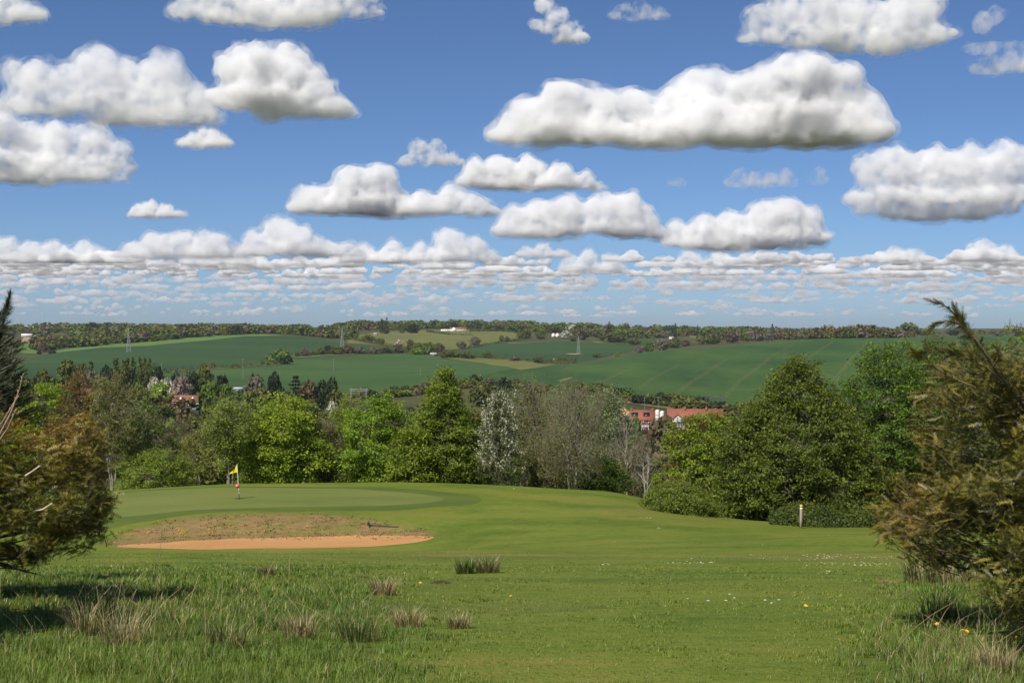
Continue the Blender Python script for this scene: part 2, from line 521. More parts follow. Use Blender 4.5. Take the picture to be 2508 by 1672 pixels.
# raw soil lip of the bunker: crumbling clods along its back edge
mat_soil = paint('bare soil', (.24, .135, .065), .95, .35, 9.0, .1, bump=.6)
g = Geo()
for k in range(240):
    px = R.uniform(300, 1055)
    py = np.interp(px, [300, 460, 650, 880, 1055], [1335, 1322, 1316, 1310, 1312]) + R.uniform(-2.5, 1.5)
    x, y, z = hit(px, py, 62)
    r = R.uniform(.03, .11)
    Vd = RNG.normal(size=(8, 3)); Vd = unit(Vd) * r * RNG.uniform(.6, 1.2, (8, 1)); Vd[:, 2] *= .6
    bm = bmesh.new()
    for v in Vd: bm.verts.new(v + np.array((x, y, z + r * .1)))
    bmesh.ops.convex_hull(bm, input=bm.verts)
    bm.verts.index_update()
    kc = R.uniform(.6, 1.1)
    g.add([v.co for v in bm.verts], None, [[v.index for v in f.verts] for f in bm.faces], (kc,) * 3)
    bm.free()
o = link('bunker_lip_clods', g.mesh('bunker_lip_clods', mat_soil))
tag(o, 'crumbled soil clods along the back lip of the sand bunker', 'soil', kind='stuff')

# ------------------------------------------------------------------ fields on the far hillside
def crop(name, a, b, c, s=.012, st=(1, 1, 1)):
    return turf(name, [(.38, a), (.5, b), (.61, c)], s, .12, .25, .25, st)
mat_dark = crop('dark green wheat', (.022, .05, .014), (.028, .061, .016), (.036, .072, .018), .01, (.25, 1, 1))
mat_mid = crop('green barley', (.03, .066, .016), (.04, .082, .018), (.052, .095, .02), .012, (.3, 1, 1))
mat_hill = crop('green winter crop', (.02, .052, .012), (.036, .076, .015), (.054, .098, .017), .014, (1, .35, 1))
mat_light = crop('pale green crop', (.07, .13, .03), (.085, .15, .033), (.1, .165, .04))
mat_past = crop('old pasture', (.085, .1, .025), (.115, .122, .03), (.14, .135, .04), .02)
mat_tan = crop('ploughed soil', (.26, .17, .1), (.32, .21, .13), (.38, .26, .16))
mat_track = paint('bare wheel tracks', (.17, .165, .075), .95, .3, .3, .1)


def fp(pts, dmin): return [hit(x, y, dmin)[:2] for x, y in pts]


def field(name, poly, mat, lift=.25, step=22):
    o, _ = sheet(name, poly, mat, lift, step, smooth_edge=0)
    return tag(o, kind='structure')


fl = field('wheat_field', fp([(20, 938), (40, 900), (70, 880), (112, 868), (250, 853), (330, 850), (366, 849), (450, 840), (600, 825), (700, 823), (745, 825),
     (850, 842), (930, 849), (1000, 854), (1060, 862), (940, 865), (800, 870), (720, 876), (690, 891), (600, 898), (520, 903), (400, 913), (395, 925), (250, 940)], 800), mat_dark)
field('pale_crop_field', fp([(112, 867), (250, 852), (330, 849), (366, 848), (450, 839), (600, 824), (700, 822), (650, 818.5), (560, 820), (470, 827), (400, 832), (300, 840), (200, 850), (140, 858)], 900), mat_light, .3)
fc = field('barley_field', fp([(395, 930), (400, 915), (520, 905), (600, 900), (690, 894), (720, 879), (800, 873), (940, 868), (1060, 865), (1080, 877), (1200, 891), (1290, 908),
     (1230, 920), (1150, 934), (1030, 956), (845, 972), (600, 985), (395, 958)], 760), mat_mid)
field('yellow_pasture', fp([(1080, 875), (1200, 877), (1300, 885), (1372, 892), (1320, 901), (1275, 907), (1190, 890)], 900), mat_past, .35)
low = fp([(1150, 936), (1250, 945), (1440, 950), (1540, 965), (1640, 979), (1760, 994), (1900, 1003), (2200, 1005), (2508, 1005), (2900, 1005)], 720)
fd = field('hill_crop_field', low + [at(px, d)[:2] for px, d in ((2900, 1760), (2500, 1720), (2300, 1700), (2000, 1620), (1850, 1560), (1700, 1480), (1600, 1425), (1500, 1380), (1400, 1315), (1300, 1240))], mat_hill)
field('pylon_field', fp([(1130, 872), (1130, 857), (1200, 843), (1265, 834), (1400, 836), (1480, 842), (1560, 850), (1545, 860), (1440, 884), (1400, 886), (1290, 880)], 1450), mat_dark, .3)
field('hill_pasture', fp([(850, 841), (855, 826), (930, 813), (1100, 807), (1270, 812), (1310, 820), (1265, 832), (1130, 855), (1060, 859), (950, 848)], 1500), mat_past, .3)
field('upper_field', fp([(1455, 826), (1600, 832), (1720, 842), (1640, 852), (1540, 849)], 1700), mat_dark, .3)
field('upper_pasture', fp([(1690, 818), (1800, 818), (1830, 826), (1760, 830), (1690, 828)], 1900), mat_past, .3)
field('ploughed_field', fp([(40, 838), (60, 826), (112, 826), (104, 836)], 1500), mat_tan, .3)
field('lower_left_field', fp([(40, 866), (50, 840), (100, 838), (90, 866)], 1300), mat_light, .28)


def strip(name, P, w, mat, lift, parent=None, wob=0.0):
    """draped ribbon along points given in metres"""
    P = np.array([p[:2] for p in P], float)
    seg = np.linalg.norm(np.diff(P, axis=0), axis=1)
    s = np.concatenate([[0], np.cumsum(seg)])
    n = max(3, int(s[-1] / 12))
    t = np.linspace(0, s[-1], n)
    Q = np.stack([np.interp(t, s, P[:, 0]), np.interp(t, s, P[:, 1])], 1)
    d = unit(np.gradient(Q, axis=0))
    nn = np.stack([-d[:, 1], d[:, 0]], 1)
    ww = (w / 2 * (1 + wob * RNG.normal(size=n)))[:, None]
    A, B = Q + nn * ww, Q - nn * ww
    V = np.concatenate([np.column_stack([A, ground(A[:, 0], A[:, 1]) + lift]), np.column_stack([B, ground(B[:, 0], B[:, 1]) + lift])])
    i = np.arange(n - 1)
    return link(name, npmesh(name, V, np.stack([i, i + n, i + n + 1, i + 1], 1), None, mat), parent)


for ln in ([(1453, 946), (1500, 924), (1548, 903)], [(1569, 950), (1596, 929), (1664, 893)], [(1652, 970), (1685, 942), (1765, 890), (1780, 881)],
           [(1771, 980), (1810, 935), (1891, 872), (1942, 846)], [(1964, 893), (1998, 864), (2043, 836)], [(2043, 934), (2088, 875), (2129, 834)],
           [(2187, 873), (2195, 851), (2212, 828)], [(2440, 828), (2475, 853)], [(2330, 880), (2342, 840), (2350, 826)]):
    P = np.array([hit(x, y, 780, 1600)[:2] for x, y in ln])
    for off in (-.95, .95):
        strip('wheel_track', P + np.array([off, 0]), .38, mat_track, .5, fd, .3)
for ln, w in (([(1245, 841), (1300, 839)], 5), ([(1300, 838), (1350, 837)], 4), ([(1390, 867), (1420, 868)], 9), ([(1455, 838), (1475, 840)], 5), ([(1375, 893), (1400, 891)], 3)):
    strip('bare_patch', [hit(x, y, 1500) for x, y in ln], w, mat_tan, .6, None, .5)['kind'] = 'structure'
for ln in ([(400, 914), (520, 904), (600, 899), (690, 893)], [(720, 877), (800, 871), (870, 868)]):
    strip('farm_track', [hit(x, y, 800) for x, y in ln], 5, mat_track, .6, None, .2)['kind'] = 'structure'
for ln in ([(1378, 905), (1395, 903)], [(1370, 935), (1400, 926)], [(985, 899), (1000, 898)]):
    strip('bare_patch', [hit(x, y, 780) for x, y in ln], 2.2, mat_track, .5, None, .6)['kind'] = 'structure'
# railway along the foot of the hill
mat_ball = paint('track ballast', (.13, .115, .1), .95, .3, .5, .1)
mat_scrub = turf('railway bank grass', [(.3, (.07, .06, .025)), (.5, (.12, .095, .045)), (.7, (.17, .13, .07))], .03, .3, .4, .4)
rl = [hit(x, y, 640) for x, y in [(380, 968), (600, 990), (845, 978), (1030, 962), (1150, 942), (1250, 952), (1440, 962), (1540, 978), (1640, 992), (1760, 1006), (1900, 1018), (2200, 1025)]]
strip('railway_bank', rl, 34, mat_scrub, .3)['kind'] = 'structure'
strip('railway_track', [(p[0], p[1] - 6) for p in rl], 8, mat_ball, .55)['kind'] = 'structure'

# ------------------------------------------------------------------ trees
mat_leaf = foliage('leaves', .42)
mat_far = foliage('far foliage', .25, .7, (.75, 1.25), .1)
mat_blos = foliage('blossom', .25, .7, (.8, 1.2), .1)
mat_bark, nt, p = new_mat('bark')
at_ = nd(nt, 'ShaderNodeAttribute', attribute_name='col')
tc = nd(nt, 'ShaderNodeTexCoord')
no = nd(nt, 'ShaderNodeTexNoise', i_Scale=9.0, i_Detail=5.0, i_Roughness=.7)
mp = nd(nt, 'ShaderNodeMapping'); mp.inputs['Scale'].default_value = (1, 1, .25)
nt.links.new(tc.outputs['Object'], mp.inputs[0]); nt.links.new(mp.outputs[0], no.inputs['Vector'])
mr = nd(nt, 'ShaderNodeMapRange', i_1=.3, i_2=.7, i_3=.55, i_4=1.35); nt.links.new(no.outputs[0], mr.inputs[0])
mx = nd(nt, 'ShaderNodeVectorMath', operation='SCALE'); nt.links.new(at_.outputs['Color'], mx.inputs[0]); nt.links.new(mr.outputs[0], mx.inputs['Scale'])
nt.links.new(mx.outputs[0], p.inputs['Base Color']); p.inputs['Roughness'].default_value = .9
bp = nd(nt, 'ShaderNodeBump', i_Strength=.6, i_Distance=.03); nt.links.new(no.outputs[0], bp.inputs['Height']); nt.links.new(bp.outputs[0], p.inputs['Normal'])


def env(shape, t):
    """crown radius (0..1) at height fraction t of the crown"""
    t = np.clip(t, 0, 1)
    if shape == 'round': return np.sqrt(np.clip(1 - (2 * t - 1)**2, 0, 1))
    if shape == 'egg': return np.sqrt(np.clip(1 - ((t - .38) / np.where(t < .38, .42, .64))**2, 0, 1))
    if shape == 'cone': return np.clip(1.06 - t, 0, 1)**.75 * np.minimum(1, .55 + t * 2.2)
    if shape == 'spire': return np.interp(t, [0, .12, .3, .5, .68, .82, .93, 1], [.72, .97, 1.0, .84, .62, .42, .25, .04])
    if shape == 'column': return np.sin(np.pi * np.clip(t * .92 + .08, 0, 1))**.45
    if shape == 'fan': return np.clip(.12 + 1.15 * t, 0, 1) * np.sqrt(np.clip(1 - ((t - .55) / .46).clip(0)**2, 0, 1))
    return np.sqrt(np.clip(1 - t * t * .96, 0, 1))           # dome


def make_tree(seed, h, rad, shape='egg', cb=.1, ncl=260, nlf=60, ls=.075, cr=.42, flat=.55, limbs=16, tr=.11,
              c1=(0.130, 0.208, 0.026), c2=(0.078, 0.143, 0.019), bark=(.16, .14, .11), lump=.28, stems=1, up=.5, twig=4, tip=None, core=.5, sq=1.0):
    """returns (trunk Geo, crown Geo) of a tree standing at the origin"""
    rng = np.random.default_rng(seed)
    gt, gc = Geo(), Geo()
    nodes = []
    ph = rng.uniform(0, 6.28, 8)
    z0 = h * cb
    def radius(az, t):
        L = 1 + lump * (np.sin(az * 2 + ph[0] + t * 5) * .5 + np.sin(az * 3 + ph[1] - t * 9) * .45 + np.sin(az * 5 + ph[2] + t * 15) * .35)
        return rad * env(shape, t) * L
    for s in range(stems):
        b = np.array([0, 0, 0.]) if stems == 1 else np.array([math.cos(s * 2.4) * .18, math.sin(s * 2.4) * .18, 0]) * (rad * .4)
        tgt = np.array([b[0] * (1 + 3.0 * (stems > 1)), b[1] * (1 + 3.0 * (stems > 1)), h * (.97 if s == 0 else rng.uniform(.7, .93))])
        n = 9
        u = np.linspace(0, 1, n)[:, None]
        T = b + (tgt - b) * u + np.concatenate([rng.normal(size=(n, 2)) * .018 * h * np.sin(np.pi * u), np.zeros((n, 1))], 1)
        T[0, 2] = -.35
        rr = tr * (1 - .93 * u[:, 0]) / math.sqrt(stems) + .008
        gt.tube(T[:-1], T[1:], rr[:-1], rr[1:], 6, bark)
        nodes.append(T[2:])
        for k in range(limbs // stems):
            t = (k + rng.uniform(.1, .9)) / (limbs // stems)
            hz = z0 * .8 + (h * .9 - z0 * .8) * t
            st = np.array([np.interp(hz, T[:, 2], T[:, q]) for q in range(3)])
            az = k * 2.399 + s + rng.uniform(-.4, .4)
            tt = np.clip((hz - z0) / (h - z0) + .12 + up * .22, 0, .97)
            re = radius(az, tt) * rng.uniform(.75, .95)
            en = np.array([math.cos(az) * re, math.sin(az) * re, z0 + (h - z0) * tt])
            m = 6
            v = np.linspace(0, 1, m)[:, None]
            Lb = st + (en - st) * v
            Lb[:, 2] += np.sin(np.pi * v[:, 0]) * (-.06 if up > .2 else .04) * np.linalg.norm(en - st)
            Lb[1:-1] += rng.normal(size=(m - 2, 3)) * .03 * np.linalg.norm(en - st)
            r0 = np.interp(hz, T[:, 2], rr) * .55
            r = r0 * (1 - .85 * v[:, 0]) + .006
            gt.tube(Lb[:-1], Lb[1:], r[:-1], r[1:], 4, bark)
            nodes.append(Lb[2:])
    N = np.concatenate(nodes)
    # clumps of foliage through the outer crown
    t = rng.uniform(0, 1, ncl * 4)
    keep = rng.uniform(0, 1, len(t)) < env(shape, t) * .9 + .1
    t = t[keep][:ncl]
    az = rng.uniform(0, 2 * np.pi, len(t))
    q = 1 - core * rng.uniform(0, 1, len(t))**1.6
    re = radius(az, t) * q
    P = np.stack([np.cos(az) * re, np.sin(az) * re * sq, z0 + (h - z0) * t], 1)
    P += rng.normal(size=P.shape) * np.array([.03, .03, .03]) * h * (lump / .28)
    # twigs from the nearest limb
    W = N[None] - P[:, None]
    dist = np.linalg.norm(W + np.maximum(W[..., 2:3], 0) * .8, axis=2)
    A = N[np.argmin(dist, 1)]
    mid = (A + P) / 2 + rng.normal(size=P.shape) * .05 - np.array([0, 0, .04]) * h * .1
    tw = .006 + .0015 * h
    gt.tube(A, mid, tw, tw * .7, 3, bark)
    gt.tube(mid, P, tw * .7, tw * .35, 3, bark)
    for _ in range(twig):                                    # fine bare twigs reaching past the clump
        dv = unit(rng.normal(size=P.shape) + unit(P - np.array([0, 0, z0 * .6])) * .9 + np.array([0, 0, up * 1.2]))
        gt.tube(P - dv * cr * .3, P + dv * cr * rng.uniform(.7, 1.5, (len(P), 1)), tw * .4, tw * .2, 3, bark)
    if nlf:
        m = len(P) * nlf
        k = np.repeat(np.arange(len(P)), nlf)
        off = rng.normal(size=(m, 3)) * cr * .55
        off[:, 2] *= flat
        out = unit(P - np.array([0, 0, z0 + (h - z0) * .35]))
        Cn = P[k] + off * (.7 + .6 * rng.uniform(size=(len(P), 1))[k])
        Nn = unit(rng.normal(size=(m, 3)) * .75 + np.array([0, 0, .8]) + out[k] * .45)
        mixc = np.clip(rng.normal(.5, .28, len(P))[k] + rng.normal(0, .12, m), 0, 1)[:, None]
        col = np.array(c1) * mixc + np.array(c2) * (1 - mixc)
        if tip is not None:
            w = (rng.uniform(size=len(P)) < tip[1])[k][:, None]
            col = np.where(w, np.array(tip[0]), col)
        leaf_quads(gc, Cn, Nn, ls * rng.uniform(.65, 1.3, m), col, .62, rng)
    return gt, gc


def plant_tree(name, pos, geo, label, cat='tree', group=None, mat=None, rz=0.0):
    root = thing(name, pos, label, cat, group, rz)
    gt, gc = geo
    link('trunk', gt.mesh('trunk', mat_bark, True), root)
    if gc.n: link('crown', gc.mesh('crown', mat or mat_leaf), root)
    return root


def tree_px(name, px, ytop, wpx, d, label, cat='tree', mat=None, group=None, **kw):
    x, y, z = at(px, d)
    h = (row(z, d) - ytop) * d / F
    rad = wpx * d / F / 2
    return plant_tree(name, (x, y, z), make_tree(int(px * 7 + ytop), h, rad, **kw), label, cat, group, mat)


BR = dict(c1=(0.29, 0.37, 0.03), c2=(0.18, 0.26, 0.022), twig=2)            # fresh maple green
YG = dict(c1=(0.227, 0.293, 0.031), c2=(0.137, 0.195, 0.022))            # yellow-green
DG = dict(c1=(0.17, 0.215, 0.025), c2=(0.09, 0.125, 0.016))           # darker hornbeam green
OL = dict(c1=(0.19, 0.2, 0.036), c2=(0.115, 0.135, 0.026))            # olive
BK_P = (.24, .21, .155); BK_D = (.12, .095, .07); BK_G = (.2, .18, .15)

# --- belt of trees behind the green
tree_px('cherry_tree', 275, 925, 105, 97, 'tall thin tree with pale upright branches and sparse yellow leaves beside the left yew',
        shape='fan', cb=.28, ncl=230, nlf=22, ls=.07, cr=.42, limbs=26, tr=.11, bark=BK_P, up=1.3, twig=3, lump=.45, c1=(0.221, 0.208, 0.039), c2=(0.130, 0.156, 0.026), stems=3)
tree_px('young_tree', 352, 985, 120, 101, 'loose light green tree right of the tall pale-branched tree', shape='egg', cb=.05, ncl=260, nlf=34, ls=.075, limbs=18, cr=.45, c1=(0.169, 0.221, 0.033), c2=(0.098, 0.143, 0.021), bark=BK_G, up=.8)
tree_px('hazel_bush', 385, 1105, 170, 95, 'low bright green bush at the crest left of the brown twiggy thicket', shape='dome', cb=.02, ncl=210, nlf=50, ls=.07, limbs=12, stems=3, tr=.06, lump=.4, **YG)
tree_px('thicket', 440, 1040, 90, 105, 'brown leafless twiggy thicket with few leaves left of the flag', cat='thicket', shape='fan', cb=.05, ncl=260, nlf=16, ls=.065, cr=.55, limbs=24, stems=4, tr=.07, bark=BK_D, up=1.2, twig=9, **OL)
tree_px('birch_sapling', 480, 1062, 85, 99, 'small yellowish sapling with pale stems just left of the golf flag', shape='egg', cb=.15, ncl=130, nlf=26, ls=.07, limbs=14, tr=.06, bark=BK_P, up=.9, c1=(0.247, 0.260, 0.039), c2=(0.156, 0.182, 0.026), stems=2)
tree_px('ash_tree', 562, 985, 125, 95, 'multi-stemmed tree with bare pale trunks and thin leaves directly behind the flag', shape='fan', cb=.2, ncl=270, nlf=28, ls=.075, lump=.45, cr=.45, limbs=27, tr=.14, bark=BK_P, up=1.2, twig=4, stems=3, **YG)
tree_px('maple_tree', 610, 1010, 100, 102, 'green maple filling the gap right of the bare stemmed tree behind the flag', shape='egg', cb=.05, ncl=220, nlf=55, ls=.08, limbs=14, **YG)
tree_px('maple_tree', 700, 974, 178, 97, 'big bright green round maple right of the flag', shape='egg', cb=.02, ncl=430, nlf=64, ls=.085, cr=.46, limbs=24, tr=.15, lump=.34, **BR)
tree_px('thicket', 795, 1045, 110, 99, 'dark brown twiggy thicket between the two bright green maples', cat='thicket', shape='fan', cb=.03, ncl=300, nlf=18, ls=.07, cr=.55, limbs=28, stems=4, tr=.07, bark=BK_D, up=1.1, twig=9, **OL)
tree_px('maple_tree', 850, 985, 120, 108, 'duller green tree rising behind the dark brown twiggy thicket', shape='egg', cb=.1, ncl=260, nlf=42, ls=.08, limbs=18, cr=.5, **YG)
tree_px('maple_tree', 925, 978, 170, 98, 'bright green maple next left of the tallest pointed tree', shape='egg', cb=.02, ncl=400, nlf=62, ls=.085, cr=.46, limbs=24, tr=.14, lump=.36, c1=(0.240, 0.345, 0.029), c2=(0.143, 0.240, 0.021), twig=2)
tree_px('hornbeam_tree', 1087, 908, 205, 96, 'tallest pointed yellow-green tree at the middle of the belt', shape='cone', cb=.02, ncl=560, nlf=58, ls=.08, cr=.44, limbs=30, tr=.16, lump=.22, up=.6, c1=(0.215, 0.280, 0.027), c2=(0.130, 0.189, 0.019), twig=2)
tree_px('maple_tree', 1010, 1050, 120, 94, 'low dense yellow-green tree at the foot of the tallest pointed tree', shape='dome', cb=.02, ncl=230, nlf=58, ls=.08, limbs=14, tr=.08, c1=(0.215, 0.280, 0.026), c2=(0.130, 0.189, 0.018), twig=2)
tree_px('maple_tree', 1150, 1010, 110, 100, 'olive green tree between the tallest pointed tree and the white blossom', shape='egg', cb=.03, ncl=260, nlf=50, ls=.075, limbs=16, **OL)
# white blossom tree: upright sprays of flowers over green leaves
x, y, z = at(1222, 93)
hB = (row(z, 93) - 958) * 93 / F
gB = make_tree(771, hB, 1.9, 'cone', .03, ncl=330, nlf=24, ls=.06, cr=.34, limbs=30, tr=.1, bark=BK_D, up=1.5, twig=3, c1=(0.111, 0.156, 0.026), c2=(0.072, 0.111, 0.018), lump=.2)
rt = plant_tree('blossom_tree', (x, y, z), gB, 'white blossoming tree right of the tallest pointed tree')
gF = Geo()
rb = np.random.default_rng(3)
V0 = gB[1].arrays()[0].reshape(-1, 4, 3).mean(1)
cl = V0[rb.choice(len(V0), 430, False)]
cl = cl[(cl[:, 2] > hB * .18)]
for c in cl:
    dv = unit(np.array([c[0] * .35, c[1] * .35, 1.0]) + rb.normal(size=3) * .25)
    s = np.linspace(-.22, .3, 15)[:, None]
    Pp = c + dv * s + rb.normal(size=(15, 3)) * .045
    leaf_quads(gF, Pp, unit(rb.normal(size=(15, 3)) + np.array([0, -.4, .6])), .048, np.array((.52, .5, .4)) * rb.uniform(.75, 1.1), .9, rb)
link('blossom', gF.mesh('blossom', mat_blos), rt)
tree_px('poplar_tree', 1305, 932, 105, 99, 'slender yellow-olive tree with thin leaves right of the blossom tree', shape='egg', cb=.12, ncl=300, nlf=16, ls=.075, cr=.42, limbs=26, tr=.1, bark=BK_G, up=1.3, twig=5, c1=(0.221, 0.208, 0.033), c2=(0.130, 0.143, 0.026))
tree_px('bare_tree', 1402, 952, 170, 93, 'leafless grey twiggy tree with a thick pale trunk right of the slender olive tree', shape='egg', cb=.16, ncl=340, nlf=10, ls=.06, cr=.62, limbs=34, tr=.15, bark=(.19, .165, .11), up=1.4, twig=7, stems=2, lump=.5, **OL)
tree_px('thicket', 1345, 1080, 110, 97, 'dim leafless undergrowth between the slender olive tree and the grey bare tree', cat='thicket', shape='dome', cb=.02, ncl=240, nlf=24, ls=.075, cr=.5, limbs=22, stems=4, tr=.06, bark=BK_D, up=.9, twig=8, **OL)
tree_px('bare_tree', 1534, 1030, 85, 104, 'small bare tree with pale forked branches below the building site', shape='egg', cb=.2, ncl=85, nlf=2, ls=.06, cr=.55, limbs=20, tr=.09, bark=(.27, .23, .17), up=1.3, twig=5, lump=.5)
tree_px('bare_sapling', 1582, 1118, 60, 92, 'little white-stemmed bare sapling at the crest behind the low bush', shape='fan', cb=.2, ncl=34, nlf=0, cr=.4, limbs=14, tr=.06, bark=(.4, .36, .3), up=1.0, twig=4, lump=.5, stems=2)
tree_px('hawthorn_bush', 1482, 1128, 120, 95, 'rounded green bush at the crest right of the grey bare tree', 'bush', shape='dome', cb=.02, ncl=220, nlf=50, ls=.07, limbs=14, stems=3, tr=.06, c1=(0.130, 0.195, 0.026), c2=(0.078, 0.130, 0.018))
tree_px('thicket', 1560, 1075, 130, 118, 'brown and green scrub below the building site roofs', cat='thicket', shape='dome', cb=.02, ncl=280, nlf=24, ls=.08, cr=.6, limbs=24, stems=4, tr=.06, bark=(.17, .13, .09), up=.8, twig=8, c1=(0.130, 0.130, 0.039), c2=(0.091, 0.098, 0.026))
tree_px('laurel_bush', 1662, 1183, 178, 82, 'wide low green bush on the slope below the yellow-green maple', 'bush', shape='dome', cb=.0, ncl=260, nlf=70, ls=.055, cr=.34, limbs=16, stems=4, tr=.05, c1=(0.182, 0.240, 0.029), c2=(0.117, 0.163, 0.021), lump=.15)
tree_px('maple_tree', 1735, 1020, 225, 92, 'broad yellow-green maple with brownish left side left of the big dark tree', shape='egg', cb=.04, ncl=500, nlf=62, ls=.085, cr=.46, limbs=26, tr=.15, lump=.3, tip=((.15, .11, .03), .16), c1=(0.240, 0.312, 0.027), c2=(0.143, 0.208, 0.021), twig=2)
tree_px('hornbeam_tree', 1955, 880, 380, 84, 'largest dark green tree with rounded pointed top left of the right yew', shape='spire', cb=.0, ncl=1150, nlf=62, ls=.08, cr=.44, limbs=40, tr=.2, lump=.24, up=1.0, bark=(.1, .085, .06), twig=3, **DG)
tree_px('hornbeam_tree', 1845, 1010, 150, 83, 'lower dark green tree leaning out from the left side of the largest dark tree', shape='egg', cb=.0, ncl=360, nlf=56, ls=.08, cr=.42, limbs=18, tr=.09, up=.7, **DG)
tree_px('beech_tree', 2175, 855, 240, 86, 'tall dark green tree with ragged top between the largest dark tree and the yew', shape='egg', cb=.0, ncl=760, nlf=52, ls=.08, cr=.46, limbs=34, tr=.17, lump=.42, up=.9, bark=(.1, .085, .06), c1=(0.150, 0.234, 0.025), c2=(0.085, 0.150, 0.018), twig=2)
tree_px('beech_tree', 2290, 838, 190, 92, 'dark green tree seen behind the left edge of the right yew', shape='egg', cb=.05, ncl=520, nlf=50, ls=.085, cr=.5, limbs=28, tr=.16, lump=.3, up=.9, bark=(.1, .085, .06), **DG)
tree_px('maple_tree', 2490, 820, 130, 84, 'light green tree top showing behind the yew at the right edge', shape='egg', cb=.05, ncl=380, nlf=48, ls=.085, cr=.46, limbs=22, tr=.14, lump=.3, **YG)
tree_px('maple_tree', 2400, 900, 150, 96, 'green tree hidden for the most part behind the right yew', shape='egg', cb=.05, ncl=300, nlf=48, ls=.085, cr=.46, limbs=20, tr=.14, **DG)
for px, yt, w, d, lb in ((110, 948, 130, 104, 'bright green maple behind the pine at the left edge'), (30, 985, 120, 108, 'green maple hidden behind the left yew and pine')):
    tree_px('maple_tree', px, yt, w, d, lb, shape='egg', cb=.04, ncl=260, nlf=56, ls=.09, limbs=18, tr=.13, **BR)
tree_px('copper_tree', 195, 925, 120, 100, 'rusty brown leaved tree above the left yew', shape='egg', cb=.05, ncl=300, nlf=40, ls=.075, cr=.44, limbs=22, tr=.12, c1=(0.208, 0.124, 0.033), c2=(0.117, 0.085, 0.026), bark=BK_D, up=.8)
# willows and other trees further down the slope
for px, yt, w, d, lb in ((1385, 952, 130, 170, 'silvery green willow behind the grey bare tree'), (1490, 970, 110, 150, 'silvery green round willow left of the building site'),
                         (1250, 958, 110, 195, 'silvery green willow behind the white blossom tree')):
    tree_px('willow_tree', px, yt, w, d, lb, shape='round', cb=.08, ncl=380, nlf=50, ls=.11, cr=.7, limbs=22, tr=.2, up=1.0, flat=1.1, twig=1, c1=(0.260, 0.305, 0.163), c2=(0.163, 0.208, 0.098), bark=BK_G)
# bramble hedge behind the marker post
def hedge_geo(P, width, height, n, ls, c1, c2, seed, wob=.25, clump=.3):
    rng = np.random.default_rng(seed)
    P = np.array([p[:2] for p in P], float)
    s = np.concatenate([[0], np.cumsum(np.linalg.norm(np.diff(P, axis=0), axis=1))])
    t = rng.uniform(0, s[-1], n)
    x, y = np.interp(t, s, P[:, 0]), np.interp(t, s, P[:, 1])
    hh = height * (1 + wob * (np.sin(t * 1.3 / height + seed) * .5 + np.sin(t * 3.1 / height + seed * 2) * .5 + np.sin(t * .37 / height) * .6))
    a = rng.uniform(0, np.pi, n)
    q = np.sqrt(rng.uniform(.35, 1, n))
    ox = np.cos(a) * width / 2 * q
    g = Geo()
    Cn = np.stack([x + ox * .35, y + ox, ground(x + ox * .35, y + ox) + np.sin(a) * hh * q], 1) + rng.normal(size=(n, 3)) * ls * 1.2
    Nn = unit(np.stack([np.cos(a) * .3, np.cos(a), np.sin(a) + .4], 1) + rng.normal(size=(n, 3)) * .6)
    b = np.clip(.5 + .3 * np.sin(t / height * 1.7 + seed) + .25 * rng.normal(size=n), 0, 1)[:, None]
    leaf_quads(g, Cn, Nn, ls * rng.uniform(.6, 1.3, n), np.array(c1) * b + np.array(c2) * (1 - b), .65, rng)
    return g
o = link('bramble_hedge', hedge_geo([at(1890, 77), at(1960, 78), at(2060, 78.5), at(2180, 79), at(2300, 80)], 2.6, 1.05, 9000, .06, (.1, .135, .025), (.055, .08, .016), 5).mesh('bramble_hedge', mat_leaf))
tag(o, 'low bramble hedge behind the wooden marker post', 'hedge')

